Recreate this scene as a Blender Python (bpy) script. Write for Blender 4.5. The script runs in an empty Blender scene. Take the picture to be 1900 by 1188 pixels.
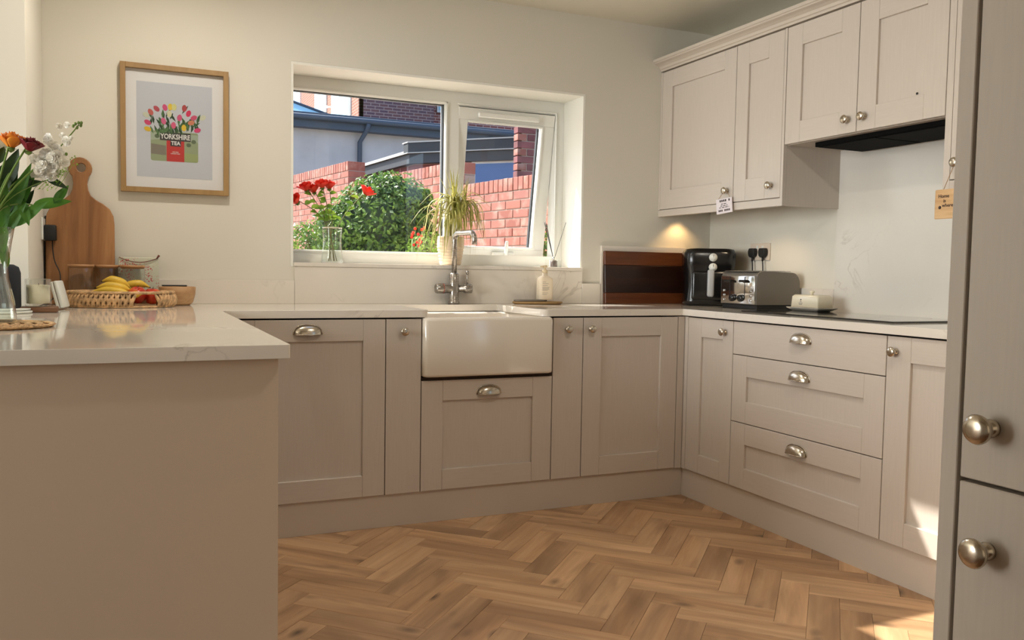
import bpy, bmesh, math, random
from mathutils import Vector, Matrix
random.seed(7)
PI = math.pi
COL = bpy.context.scene.collection
SC = bpy.context.scene

# ------------------------------------------------------------------ camera
CO = Vector((-1.0893, -3.8909, 1.0471)); FPX = 1571.24; PX = 928.53; PY = 592.88
def cam_axes():
    y, p, r = (math.radians(a) for a in (23.7215, -3.2876, .9339))
    f = Vector((math.sin(y)*math.cos(p), math.cos(y)*math.cos(p), math.sin(p)))
    rt = Vector((math.cos(y), -math.sin(y), 0)); up = rt.cross(f)
    c, s = math.cos(r), math.sin(r)
    return c*rt + s*up, -s*rt + c*up, f
RT, UP, FW = cam_axes()
cam = bpy.data.objects.new('camera', bpy.data.cameras.new('camera')); COL.objects.link(cam)
cam.matrix_world = Matrix(((RT.x, UP.x, -FW.x, CO.x), (RT.y, UP.y, -FW.y, CO.y), (RT.z, UP.z, -FW.z, CO.z), (0, 0, 0, 1)))
cam.data.sensor_width = 36; cam.data.lens = FPX/1900*36
cam.data.shift_x = (950-PX)/1900; cam.data.shift_y = (PY-594)/1900
cam.data.clip_start = .02; cam.data.clip_end = 200
SC.camera = cam
def at(u, v, y=None, x=None, z=None):
    d = RT*(u-PX)/FPX - UP*(v-PY)/FPX + FW
    if y is not None: t = (y-CO.y)/d.y
    elif x is not None: t = (x-CO.x)/d.x
    else: t = (z-CO.z)/d.z
    return CO + t*d

# ------------------------------------------------------------------ light
SC.view_settings.view_transform = 'Standard'; SC.view_settings.look = 'None'
SC.view_settings.gamma = 1; SC.view_settings.use_curve_mapping = False
SC.view_settings.exposure = 0.30
SC.cycles.use_denoising = True
SC.cycles.max_bounces = 10; SC.cycles.transparent_max_bounces = 16
SC.cycles.caustics_reflective = False; SC.cycles.caustics_refractive = False
SC.cycles.sample_clamp_indirect = 6

SUN_DIR = Vector((.52, -.62, -1)).normalized()
world = bpy.data.worlds.new('sky'); SC.world = world; world.use_nodes = True
wn = world.node_tree; wn.nodes.clear()
wo = wn.nodes.new('ShaderNodeOutputWorld'); wb = wn.nodes.new('ShaderNodeBackground')
sky = wn.nodes.new('ShaderNodeTexSky'); sky.sky_type = 'NISHITA'; sky.sun_disc = False
sky.sun_elevation = math.asin(-SUN_DIR.z); sky.sun_rotation = math.atan2(-SUN_DIR.x, -SUN_DIR.y)
sky.air_density = 1.0; sky.dust_density = 2.5; sky.ozone_density = 1
wn.links.new(sky.outputs[0], wb.inputs[0]); wn.links.new(wb.outputs[0], wo.inputs[0])
wb.inputs[1].default_value = .36
def lamp(name, kind, loc, energy, color=(1, 1, 1), size=.1, direction=None, size_y=None, **kw):
    l = bpy.data.lights.new(name, kind); l.energy = energy; l.color = color
    if kind == 'AREA':
        l.shape = 'RECTANGLE' if size_y else 'DISK'; l.size = size
        if size_y: l.size_y = size_y
    elif kind == 'SUN': l.angle = size
    else: l.shadow_soft_size = size
    for k, v in kw.items(): setattr(l, k, v)
    o = bpy.data.objects.new(name, l); COL.objects.link(o); o.location = loc
    if direction is not None: o.rotation_euler = Vector(direction).to_track_quat('-Z', 'Y').to_euler()
    return o
lamp('sun', 'SUN', (-5, 5, 8), 11.0, (1, .93, .82), .009, SUN_DIR)
# added fill lamps, left and rear, brightening the room; no glazing there
lamp('left_fill', 'AREA', (-6.2, -2.5, 1.55), 270, (.93, .98, 1), 3.4, (1, .12, .0), 2.2)
lamp('rear_fill', 'AREA', (-1.0, -6.0, 1.5), 7, (1, .80, .58), 3.2, (.05, 1, .05), 2.0)
# recessed ceiling spots, warm
for x, y, e_ in ((-.85, -.75, 8), (.35, -2.45, 10)):
    lamp('ceiling_spot', 'AREA', (x, y, 2.33), e_, (1, .92, .80), .09, (0, 0, -1))
lamp('under_cabinet_spot', 'SPOT', (1.67, -.07, 1.352), 1.5, (1, .62, .26), .02, (0, .12, -1), spot_size=2.0, spot_blend=.6)
lamp('under_cabinet_spot', 'SPOT', (1.66, -.60, 1.352), 2.0, (1, .76, .5), .02, (.12, 0, -1), spot_size=2.2, spot_blend=.8)

# ------------------------------------------------------------------ materials
def lin(c):
    return tuple(((x/255)/12.92 if x/255 <= .04045 else (((x/255)+.055)/1.055)**2.4) for x in c) + (1,)
class NT:
    def __init__(s, name):
        s.m = bpy.data.materials.new(name); s.m.use_nodes = True; s.t = s.m.node_tree
        s.b = s.t.nodes['Principled BSDF']; s.out = s.t.nodes['Material Output']
    def n(s, typ, **kw):
        nd = s.t.nodes.new('ShaderNode'+typ)
        for k, v in kw.items():
            if hasattr(nd, k): setattr(nd, k, v)
            else: nd.inputs[k.replace('_', ' ')].default_value = v
        return nd
    def l(s, a, b): s.t.links.new(a, b)
    def coord(s, scale=(1, 1, 1), rnd=False, kind='Object'):
        tc = s.n('TexCoord'); mp = s.n('Mapping'); mp.inputs['Scale'].default_value = scale
        if rnd:
            oi = s.n('ObjectInfo'); mu = s.n('VectorMath', operation='SCALE'); cx = s.n('CombineXYZ')
            for k in range(3): s.l(oi.outputs['Random'], cx.inputs[k])
            s.l(cx.outputs[0], mu.inputs[0]); mu.inputs['Scale'].default_value = 37.0
            ad = s.n('VectorMath', operation='ADD'); s.l(tc.outputs[kind], ad.inputs[0]); s.l(mu.outputs[0], ad.inputs[1])
            s.l(ad.outputs[0], mp.inputs['Vector'])
        else: s.l(tc.outputs[kind], mp.inputs['Vector'])
        return mp.outputs[0]
    def ramp(s, fac, stops):
        r = s.n('ValToRGB'); e = r.color_ramp.elements
        while len(e) < len(stops): e.new(.5)
        for el, (p, c) in zip(e, stops): el.position = p; el.color = c if len(c) == 4 else lin(c)
        s.l(fac, r.inputs[0]); return r.outputs[0]
    def bump(s, fac, strength=.1, dist=.01):
        b = s.n('Bump'); b.inputs['Strength'].default_value = strength; b.inputs['Distance'].default_value = dist
        s.l(fac, b.inputs['Height']); s.l(b.outputs[0], s.b.inputs['Normal'])
    def mix(s, fac, a, b, mode='MIX'):
        m = s.n('Mix', data_type='RGBA', blend_type=mode)
        if isinstance(fac, (int, float)): m.inputs[0].default_value = fac
        else: s.l(fac, m.inputs[0])
        for i, v in ((6, a), (7, b)):
            if isinstance(v, tuple): m.inputs[i].default_value = v
            else: s.l(v, m.inputs[i])
        return m.outputs[2]
def mat(name, c, rough=.5, metal=0, var=0, vscale=(8, 8, 8), bump=0, bscale=(60, 60, 60), coat=0, sss=0, emit=0, rnd=False, spec=None):
    s = NT(name); b = s.b
    b.inputs['Base Color'].default_value = lin(c); b.inputs['Roughness'].default_value = rough; b.inputs['Metallic'].default_value = metal
    if spec is not None: b.inputs['Specular IOR Level'].default_value = spec
    if coat: b.inputs['Coat Weight'].default_value = coat; b.inputs['Coat Roughness'].default_value = .08
    if sss: b.inputs['Subsurface Weight'].default_value = sss; b.inputs['Subsurface Radius'].default_value = (.02, .02, .01)
    if emit: b.inputs['Emission Color'].default_value = lin(c); b.inputs['Emission Strength'].default_value = emit
    if var:
        nz = s.n('TexNoise', Scale=1.0, Detail=4.0); s.l(s.coord(vscale, rnd), nz.inputs['Vector'])
        lo = tuple(max(0, x*(1-var)) for x in c); hi = tuple(min(255, x*(1+var)) for x in c)
        s.l(s.ramp(nz.outputs['Fac'], [(.3, lo), (.7, hi)]), b.inputs['Base Color'])
    if bump:
        nz = s.n('TexNoise', Scale=1.0, Detail=5.0); s.l(s.coord(bscale, rnd), nz.inputs['Vector'])
        s.bump(nz.outputs['Fac'], bump, .003)
    return s.m
def thin_glass(name, tint=(255, 255, 255), refl=.5, rough=.0, base=.03):
    s = NT(name); s.t.nodes.remove(s.b)
    tr = s.n('BsdfTransparent'); tr.inputs[0].default_value = lin(tint)
    gl = s.n('BsdfGlossy'); gl.inputs['Roughness'].default_value = rough
    lw = s.n('LayerWeight'); pw = s.n('Math', operation='POWER'); pw.inputs[1].default_value = 5.0; s.l(lw.outputs['Facing'], pw.inputs[0]); lw.inputs['Blend'].default_value = .5
    mu = s.n('Math', operation='MULTIPLY_ADD'); mu.inputs[1].default_value = refl; mu.inputs[2].default_value = base
    mx = s.n('MixShader'); s.l(pw.outputs[0], mu.inputs[0]); s.l(mu.outputs[0], mx.inputs[0]); s.l(tr.outputs[0], mx.inputs[1]); s.l(gl.outputs[0], mx.inputs[2])
    s.l(mx.outputs[0], s.out.inputs[0]); return s.m
def wood(name, c1, c2, c3, scale=1, rough=.45, axis='x', rnd=True, knots=0.0, coat=0):
    s = NT(name); sc = {'x': (1.5, 22, 22), 'z': (22, 22, 1.5), 'y': (22, 1.5, 22)}[axis]
    v = s.coord(tuple(k*scale for k in sc), rnd)
    w = s.n('TexNoise', Scale=1.0, Detail=7.0, Roughness=.62, Distortion=.5); s.l(v, w.inputs['Vector'])
    v2 = s.coord(tuple(k*scale*.22 for k in sc), rnd); w2 = s.n('TexNoise', Scale=1.0, Detail=2.0); s.l(v2, w2.inputs['Vector'])
    col = s.ramp(w.outputs['Fac'], [(.28, c1), (.5, c2), (.74, c3)])
    col2 = s.mix(.35, col, s.ramp(w2.outputs['Fac'], [(.35, c1), (.65, c3)]))
    if rnd:
        oi = s.n('ObjectInfo'); tone = s.ramp(oi.outputs['Random'], [(0, (.78, .75, .72, 1)), (.5, (1, 1, 1, 1)), (1, (1.1, 1.08, 1.06, 1))])
        col2 = s.mix(1.0, col2, tone, 'MULTIPLY')
    if knots:
        g1 = s.n('TexNoise', Scale=1.0, Detail=3.0, Distortion=1.2); s.l(s.coord((1.6, 7, 7), rnd), g1.inputs['Vector'])
        col2 = s.mix(s.ramp(g1.outputs['Fac'], [(.42, (0, 0, 0, 1)), (.72, (.62, .62, .62, 1))]), col2, lin(tuple(x*.74 for x in c1)))
        ksc = {'x': (5, 10, 10), 'z': (10, 10, 5), 'y': (10, 5, 10)}[axis]
        vo = s.n('TexVoronoi', Scale=1.0); s.l(s.coord(ksc, rnd), vo.inputs['Vector'])
        vn = s.n('TexNoise', Scale=1.0); s.l(s.coord((2.2, 2.2, 2.2), rnd), vn.inputs['Vector'])
        k1 = s.ramp(vo.outputs['Distance'], [(.03, (1, 1, 1, 1)), (.24, (0, 0, 0, 1))]); k2 = s.ramp(vn.outputs['Fac'], [(.5, (0, 0, 0, 1)), (.6, (1, 1, 1, 1))])
        k = s.mix(1.0, k1, k2, 'MULTIPLY'); kk = s.n('Math', operation='MULTIPLY'); kk.inputs[1].default_value = knots; s.l(k, kk.inputs[0])
        col2 = s.mix(kk.outputs[0], col2, lin(tuple(x*.42 for x in c1)))
        cr = s.n('TexNoise', Scale=1.0, Detail=3.0, Roughness=.7); s.l(s.coord((2.2, 60, 60) if axis == 'x' else (60, 60, 2.2), rnd), cr.inputs['Vector'])
        c4 = s.ramp(cr.outputs['Fac'], [(.69, (0, 0, 0, 1)), (.73, (.7, .7, .7, 1))])
        col2 = s.mix(c4, col2, lin(tuple(x*.45 for x in c1)))
    s.l(col2, s.b.inputs['Base Color']); s.b.inputs['Roughness'].default_value = rough
    if coat: s.b.inputs['Coat Weight'].default_value = coat; s.b.inputs['Coat Roughness'].default_value = .12
    s.bump(w.outputs['Fac'], .08, .002); return s.m
def paint_grain(name, c, axis='z'):
    s = NT(name); s.b.inputs['Roughness'].default_value = .42; s.b.inputs['Base Color'].default_value = lin(c)
    nz = s.n('TexNoise', Scale=1.0, Detail=4.0, Roughness=.6); s.l(s.coord({'z': (160, 160, 9), 'x': (9, 160, 160), 'y': (160, 9, 160)}[axis]), nz.inputs['Vector'])
    s.l(s.ramp(nz.outputs['Fac'], [(.3, tuple(x*.985 for x in c)), (.7, tuple(min(255, x*1.01) for x in c))]), s.b.inputs['Base Color'])
    s.bump(nz.outputs['Fac'], .07, .001); return s.m
def quartz(name, c):
    s = NT(name); s.b.inputs['Roughness'].default_value = .055; s.b.inputs['Base Color'].default_value = lin(c)
    n1 = s.n('TexNoise', Scale=3.0, Detail=6.0, Distortion=1.6); s.l(s.coord(), n1.inputs['Vector'])
    v = s.ramp(n1.outputs['Fac'], [(.485, (1, 1, 1, 1)), (.5, (.72, .70, .68, 1)), (.515, (1, 1, 1, 1))])
    n2 = s.n('TexNoise', Scale=2.2, Detail=3.0); s.l(s.coord(), n2.inputs['Vector'])
    m2 = s.ramp(n2.outputs['Fac'], [(.5, (0, 0, 0, 1)), (.68, (.8, .8, .8, 1))])
    base = s.ramp(n2.outputs['Fac'], [(.3, tuple(x*.97 for x in c)), (.7, tuple(min(255, x*1.01) for x in c))])
    s.l(s.mix(m2, base, s.mix(1.0, base, v, 'MULTIPLY')), s.b.inputs['Base Color']); return s.m
def brick_tex(name, c1, c2, mortar, scale=4.44, rough=.85):
    s = NT(name); tc = s.n('TexCoord'); sp = s.n('SeparateXYZ'); s.l(tc.outputs['Object'], sp.inputs[0])
    ad = s.n('Math', operation='ADD'); s.l(sp.outputs[0], ad.inputs[0]); s.l(sp.outputs[1], ad.inputs[1])
    cb = s.n('CombineXYZ'); s.l(ad.outputs[0], cb.inputs[0]); s.l(sp.outputs[2], cb.inputs[1])
    br = s.n('TexBrick'); s.l(cb.outputs[0], br.inputs['Vector'])
    br.inputs['Color1'].default_value = lin(c1); br.inputs['Color2'].default_value = lin(c2); br.inputs['Mortar'].default_value = lin(mortar)
    br.inputs['Scale'].default_value = 1.0; br.inputs['Brick Width'].default_value = .225; br.inputs['Row Height'].default_value = .075; br.inputs['Mortar Size'].default_value = .01
    s.l(br.outputs[0], s.b.inputs['Base Color']); s.b.inputs['Roughness'].default_value = rough
    return s.m
M = {}
M['wall'] = mat('wall_paint', (219, 214, 201), .7, bump=.03, bscale=(120, 120, 120))
M['ceil'] = mat('ceiling_paint', (222, 217, 200), .75)
M['reveal'] = mat('reveal_paint', (236, 234, 224), .6)
M['cab'] = paint_grain('cabinet_paint_upright_grain', (201, 190, 178)); M['cabh'] = paint_grain('cabinet_paint_level_grain', (201, 190, 178), 'y'); M['cabx'] = paint_grain('cabinet_paint_cross_grain', (201, 190, 178), 'x')
M['panel'] = mat('smooth_panel_paint', (200, 188, 174), .45); M['endpanel'] = mat('end_panel_paint', (200, 180, 158), .5)
M['cavity'] = mat('dark_gap', (52, 40, 32), .9)
M['quartz'] = quartz('quartz', (226, 218, 206))
M['upvc'] = mat('white_upvc', (228, 228, 222), .3)
M['gasket'] = mat('dark_gasket', (58, 62, 66), .6)
M['glass'] = thin_glass('window_glass', (250, 252, 254), .5)
M['cglass'] = thin_glass('clear_glass', (254, 255, 254), 1.0, base=.06)
M['sink'] = mat('fireclay', (222, 212, 198), .12, coat=.5)
def brushed(name, c, rough):
    s = NT(name); s.b.inputs['Metallic'].default_value = 1; s.b.inputs['Base Color'].default_value = lin(c)
    nz = s.n('TexNoise', Scale=1.0, Detail=3.0); s.l(s.coord((40, 40, 600)), nz.inputs['Vector'])
    r = s.ramp(nz.outputs['Fac'], [(.3, (rough*.8,)*3+(1,)), (.7, (rough*1.2,)*3+(1,))]); s.l(r, s.b.inputs['Roughness']); return s.m
M['steel'] = brushed('brushed_steel', (168, 162, 154), .28)
M['nickel'] = brushed('brushed_nickel', (200, 190, 174), .24)
M['chrome'] = mat('polished_steel', (205, 203, 200), .1, 1)
M['black'] = mat('black_plastic', (16, 16, 17), .22, spec=.6)
M['blackm'] = mat('matt_black', (22, 21, 21), .55)
M['hoodm'] = mat('hood_black', (9, 9, 9), .8, spec=.1); M['quartz2'] = quartz('splash_quartz', (222, 216, 206)); M['quartz2'].node_tree.nodes['Principled BSDF'].inputs['Roughness'].default_value = .24
M['hob'] = mat('black_hob_glass', (10, 10, 12), .04, coat=.6)
M['oakfloor'] = wood('oak_plank', (152, 114, 80), (190, 148, 108), (216, 180, 140), 1.0, .42, 'x', True, .9)
M['walnut'] = wood('dark_wood', (20, 9, 7), (36, 17, 11), (66, 34, 20), .8, .32, 'x', False)
M['walnut2'] = wood('red_brown_wood', (58, 26, 13), (98, 50, 24), (132, 78, 42), .8, .32, 'x', False)
M['acacia'] = wood('acacia_wood', (100, 62, 32), (158, 108, 64), (196, 146, 96), .8, .45, 'z', False)
M['framewood'] = wood('frame_oak', (140, 108, 66), (158, 124, 78), (170, 138, 90), 1.5, .5, 'z', False)
M['lidwood'] = wood('lid_wood', (168, 120, 78), (190, 142, 98), (204, 160, 116), 1, .5, 'x', False)
M['traywood'] = wood('tray_wood', (80, 50, 32), (110, 74, 50), (136, 98, 70), 2, .5, 'x', False)
M['bowlwood'] = wood('bowl_wood', (150, 108, 68), (188, 146, 102), (208, 170, 126), 2, .5, 'x', False)
M['print'] = mat('print_paper', (204, 202, 204), .7); M['mount'] = mat('picture_mount', (240, 232, 224), .7)
M['seagrass'] = mat('seagrass', (192, 156, 114), .7, var=.22, vscale=(60, 60, 60), bump=.3, bscale=(200, 200, 60))
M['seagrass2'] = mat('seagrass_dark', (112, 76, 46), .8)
M['banana'] = mat('banana_skin', (222, 184, 62), .42, var=.06, vscale=(30, 30, 30)); M['bananag'] = mat('banana_green', (172, 168, 52), .45); M['bananat'] = mat('banana_tip', (60, 46, 22), .6)
def apple_mat():
    s = NT('apple_skin'); nz = s.n('TexNoise', Scale=14.0, Detail=3.0); s.l(s.coord((1, 1, .4), True), nz.inputs['Vector'])
    s.l(s.ramp(nz.outputs['Fac'], [(.35, (150, 26, 20)), (.55, (196, 58, 34)), (.7, (222, 150, 70))]), s.b.inputs['Base Color']); s.b.inputs['Roughness'].default_value = .25; return s.m
M['apple'] = apple_mat()
M['leaf'] = mat('leaf_green', (62, 110, 38), .45, var=.25, vscale=(25, 25, 25), rnd=True)
M['leafdk'] = mat('leaf_dark_green', (34, 62, 26), .45, var=.2, vscale=(25, 25, 25), rnd=True)
M['leafbr'] = mat('leaf_bright', (128, 170, 48), .45, var=.2, vscale=(25, 25, 25), rnd=True)
M['stem'] = mat('stem_green', (104, 132, 58), .5); M['twig'] = mat('twig', (110, 104, 60), .6)
def translucent(name, c, c2, rough=.5, amt=.45):
    s = NT(name); nz = s.n('TexNoise', Scale=18.0, Detail=2.0); s.l(s.coord((1, 1, 1), True), nz.inputs['Vector'])
    col = s.ramp(nz.outputs['Fac'], [(.35, c), (.65, c2)]); s.l(col, s.b.inputs['Base Color']); s.b.inputs['Roughness'].default_value = rough
    t = s.n('BsdfTranslucent'); s.l(col, t.inputs[0]); mx = s.n('MixShader'); mx.inputs[0].default_value = amt
    s.l(s.b.outputs[0], mx.inputs[1]); s.l(t.outputs[0], mx.inputs[2]); s.l(mx.outputs[0], s.out.inputs[0]); return s.m
M['rosered'] = translucent('red_petal', (238, 58, 40), (250, 96, 66), amt=.6); M['roseorange'] = translucent('orange_petal', (236, 130, 40), (246, 176, 60), amt=.3)
M['rosedark'] = translucent('crimson_petal', (98, 10, 22), (136, 16, 34), amt=.2); M['whitepetal'] = translucent('white_petal', (248, 244, 232), (252, 250, 244), amt=.12)
M['roseleaf'] = translucent('rose_leaf', (92, 132, 44), (146, 176, 60)); M['blade'] = translucent('dracaena_leaf', (134, 138, 58), (196, 186, 110), amt=.35)
M['tulipleaf'] = translucent('broad_leaf', (52, 100, 30), (84, 136, 46), amt=.25); M['darkleaf'] = translucent('dark_leaf', (26, 48, 20), (44, 70, 30), amt=.15)
M['bushleaf'] = translucent('shrub_leaf', (50, 84, 34), (116, 150, 62), .35, .4)
M['water'] = thin_glass('water', (248, 251, 249), .5)
M['pot'] = mat('ribbed_pot', (222, 200, 170), .5); M['soil'] = mat('soil', (60, 42, 30), .9)
M['cream'] = mat('cream_ceramic', (232, 222, 196), .25, coat=.4); M['soap'] = mat('soap_bottle', (238, 222, 196), .4); M['grey'] = mat('grey_print', (150, 140, 128), .7)
M['wax'] = mat('cream_wax', (236, 228, 200), .5, sss=.2); M['speaker'] = mat('speaker_cloth', (34, 37, 44), .9, bump=.4, bscale=(500, 500, 500)); M['whitep'] = mat('white_plastic', (226, 228, 222), .35)
M['toastside'] = mat('satin_metal', (128, 122, 114), .38, .6); M['socket'] = mat('socket_plate', (214, 200, 184), .35)
M['signw'] = mat('sign_white', (222, 212, 214), .6); M['signwood'] = wood('sign_wood', (176, 132, 84), (206, 166, 118), (224, 190, 146), 3, .6, 'y', False); M['ink'] = mat('ink', (60, 44, 40), .7); M['twine'] = mat('twine', (168, 132, 92), .9)
M['render'] = mat('grey_render', (176, 176, 178), .9, var=.06, vscale=(1.5, 1.5, 1.5)); M['fascia'] = mat('slate_blue_fascia', (62, 76, 92), .6); M['roofdk'] = mat('dark_roof_felt', (56, 62, 66), .8); M['leadtrim'] = mat('pale_roof_trim', (176, 178, 172), .6)
M['shadebrick'] = brick_tex('shaded_house_brick', (112, 74, 72), (88, 66, 78), (150, 130, 126)); M['litbrick'] = brick_tex('sunlit_house_brick', (150, 96, 74), (134, 82, 66), (160, 134, 118)); M['redwall'] = brick_tex('red_brick', (150, 84, 78), (128, 70, 70), (200, 170, 160))  # far house: shade of its end and sun on its side toned into the brick
M['bluegl'] = mat('blue_window', (70, 106, 158), .2); M['skyglass'] = mat('lantern_glass', (160, 206, 222), .1); M['patio'] = mat('paving', (170, 160, 148), .9, var=.1); M['lawn'] = mat('grass', (90, 120, 50), .95, var=.2, vscale=(3, 3, 3))
def brick_mat():
    s = NT('garden_brick'); oi = s.n('ObjectInfo'); a = s.ramp(oi.outputs['Random'], [(0, (138, 82, 70)), (.5, (158, 100, 86)), (1, (146, 94, 84))])
    nz = s.n('TexNoise', Scale=9.0, Detail=5.0); s.l(s.coord((1, 1, 1), True), nz.inputs['Vector'])
    s.l(s.mix(s.ramp(nz.outputs['Fac'], [(.5, (0, 0, 0, 1)), (.78, (.65, .65, .65, 1))]), a, lin((190, 166, 152))), s.b.inputs['Base Color']); s.b.inputs['Roughness'].default_value = .9; return s.m
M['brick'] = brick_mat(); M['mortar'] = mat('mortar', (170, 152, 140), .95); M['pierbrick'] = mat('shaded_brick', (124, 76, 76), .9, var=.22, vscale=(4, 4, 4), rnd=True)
def floral():
    s = NT('floral_card'); vo = s.n('TexVoronoi', Scale=1.0); s.l(s.coord((130, 130, 130)), vo.inputs['Vector'])
    nz = s.n('TexNoise', Scale=22.0); s.l(s.coord(), nz.inputs['Vector'])
    f = s.mix(1.0, s.ramp(vo.outputs['Distance'], [(.3, (1, 1, 1, 1)), (.45, (0, 0, 0, 1))]), s.ramp(nz.outputs['Fac'], [(.46, (0, 0, 0, 1)), (.54, (1, 1, 1, 1))]), 'MULTIPLY')
    s.l(s.mix(f, lin((206, 208, 188)), lin((196, 92, 92))), s.b.inputs['Base Color']); return s.m
M['floral'] = floral()
def flat(name, c): return mat(name, c, .7)

# ------------------------------------------------------------------ mesh helpers
def thing(name, label, cat, loc=(0, 0, 0), group=None, rz=0):
    o = bpy.data.objects.new(name, None); COL.objects.link(o); o.location = loc; o.rotation_euler = (0, 0, rz)
    o.empty_display_size = .05; o['label'] = label; o['category'] = cat
    if group: o['group'] = group
    return o
def tag(o, label, cat, group=None):
    o['label'] = label; o['category'] = cat
    if group: o['group'] = group
    return o
def wmat(o):
    m = Matrix.Translation(o.location) @ o.rotation_euler.to_matrix().to_4x4()
    return wmat(o.parent) @ m if o.parent else m
class MB:
    def __init__(s): s.bm = bmesh.new(); s.mats = []; s.cur = 0
    def use(s, m):
        if m not in s.mats: s.mats.append(m)
        s.cur = s.mats.index(m); return s
    def _fin(s, faces, smooth=False):
        for f in faces: f.material_index = s.cur; f.smooth = smooth
    def box(s, a, b, bev=0, mtx=None, seg=1):
        x0, y0, z0 = a; x1, y1, z1 = b
        t = bmesh.new(); r = bmesh.ops.create_cube(t, size=1)
        for v in t.verts: v.co = Vector(((x0+x1)/2 + v.co.x*(x1-x0), (y0+y1)/2 + v.co.y*(y1-y0), (z0+z1)/2 + v.co.z*(z1-z0)))
        if bev: bmesh.ops.bevel(t, geom=t.edges[:], offset=bev, segments=seg, profile=.5, affect='EDGES')
        return s.join(t, mtx, seg > 1)
    def join(s, t, mtx=None, smooth=False):
        if mtx is not None: bmesh.ops.transform(t, matrix=mtx, verts=t.verts)
        vm = {}
        for v in t.verts: vm[v] = s.bm.verts.new(v.co)
        fs = []
        for f in t.faces:
            try: fs.append(s.bm.faces.new([vm[v] for v in f.verts]))
            except ValueError: pass
        s._fin(fs, smooth); t.free(); return s
    def lathe(s, prof, c=(0, 0, 0), n=24, mtx=None, smooth=True, cap=True, sx=1, sy=1):
        t = bmesh.new(); rings = []
        for r, z in prof:
            if r < 1e-6: rings.append([t.verts.new((c[0], c[1], c[2]+z))])
            else: rings.append([t.verts.new((c[0]+sx*r*math.cos(2*PI*k/n), c[1]+sy*r*math.sin(2*PI*k/n), c[2]+z)) for k in range(n)])
        for a, b in zip(rings, rings[1:]):
            for k in range(n):
                q = [a[k % len(a)], a[(k+1) % n % len(a)], b[(k+1) % n % len(b)], b[k % len(b)]]
                u = []
                for v in q:
                    if v not in u: u.append(v)
                if len(u) > 2: t.faces.new(u)
        if cap:
            for r in (rings[0], rings[-1]):
                if len(r) > 2: t.faces.new(r)
        bmesh.ops.recalc_face_normals(t, faces=t.faces[:])
        return s.join(t, mtx, smooth)
    def tube(s, pts, rad, n=8, cap=True, flat=1.0):
        pts = [Vector(p) for p in pts]; m = len(pts)
        rad = rad if isinstance(rad, (list, tuple)) else [rad]*m
        t = bmesh.new(); rings = []; ref = None
        for i, p in enumerate(pts):
            d = (pts[min(i+1, m-1)] - pts[max(i-1, 0)]).normalized()
            if ref is None: ref = Vector((0, 0, 1)) if abs(d.z) < .9 else Vector((1, 0, 0))
            a = d.cross(ref).normalized(); ref = a.cross(d).normalized(); b = ref
            rings.append([t.verts.new(p + rad[i]*(math.cos(2*PI*k/n)*a + flat*math.sin(2*PI*k/n)*b)) for k in range(n)])
        for A, B in zip(rings, rings[1:]):
            for k in range(n): t.faces.new((A[k], A[(k+1) % n], B[(k+1) % n], B[k]))
        if cap: t.faces.new(rings[0][::-1]); t.faces.new(rings[-1])
        return s.join(t, None, True)
    def prism(s, outline, axis, d0, d1, holes=(), mtx=None, bev=0):
        # outline in the plane normal to axis: 'y' -> (x,z); 'x' -> (y,z); 'z' -> (x,y)
        P = {'y': lambda a, b, d: (a, d, b), 'x': lambda a, b, d: (d, a, b), 'z': lambda a, b, d: (a, b, d)}[axis]
        t = bmesh.new(); loops = [outline]+list(holes)
        for d in (d0, d1):
            es = []
            for lp in loops:
                vs = [t.verts.new(P(a, b, d)) for a, b in lp]
                es += [t.edges.new((vs[i], vs[(i+1) % len(vs)])) for i in range(len(vs))]
            bmesh.ops.triangle_fill(t, use_beauty=True, edges=es)
        t.verts.ensure_lookup_table(); N = sum(len(l) for l in loops); o = 0
        for lp in loops:
            n = len(lp)
            for i in range(n):
                a, b = o+i, o+(i+1) % n
                t.faces.new((t.verts[a], t.verts[b], t.verts[b+N], t.verts[a+N]))
            o += n
        bmesh.ops.recalc_face_normals(t, faces=t.faces[:])
        return s.join(t, mtx)
    def poly(s, pts):
        f = s.bm.faces.new([s.bm.verts.new(p) for p in pts]); s._fin([f]); return s
    def grid(s, fn, nu, nv, smooth=True, closed=False):
        g = [[s.bm.verts.new(fn(i/nu, j/nv)) for j in range(nv+1)] for i in range(nu+1)]; fs = []
        for i in range(nu):
            for j in range(nv): fs.append(s.bm.faces.new((g[i][j], g[i+1][j], g[i+1][j+1], g[i][j+1])))
        s._fin(fs, smooth); return s
    def ball(s, c, r, sc=(1, 1, 1), sub=2, mtx=None):
        t = bmesh.new(); bmesh.ops.create_icosphere(t, subdivisions=sub, radius=r)
        for v in t.verts: v.co = Vector((c[0]+v.co.x*sc[0], c[1]+v.co.y*sc[1], c[2]+v.co.z*sc[2]))
        return s.join(t, mtx, True)
    def mesh(s, name):
        me = bpy.data.meshes.new(name); s.bm.to_mesh(me); s.bm.free()
        for m in s.mats: me.materials.append(m)
        return me
    def build(s, name, mt=None, parent=None, label=None, world=True):
        if mt is not None and not s.mats: s.mats.append(mt)
        if parent is not None and world: bmesh.ops.transform(s.bm, matrix=wmat(parent).inverted(), verts=s.bm.verts)
        o = bpy.data.objects.new(name, s.mesh(name)); COL.objects.link(o)
        if parent is not None: o.parent = parent
        if label: o['label'] = label
        return o
def rebase(o):
    "put the origin of a top-level mesh at its base"
    vs = [v.co for v in o.data.vertices]
    c = Vector(((min(v.x for v in vs)+max(v.x for v in vs))/2, (min(v.y for v in vs)+max(v.y for v in vs))/2, min(v.z for v in vs)))
    o.data.transform(Matrix.Translation(-c)); o.location = c; return o
def struct(name, mb, m): o = mb.build(name, m); o['kind'] = 'structure'; return o
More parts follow.
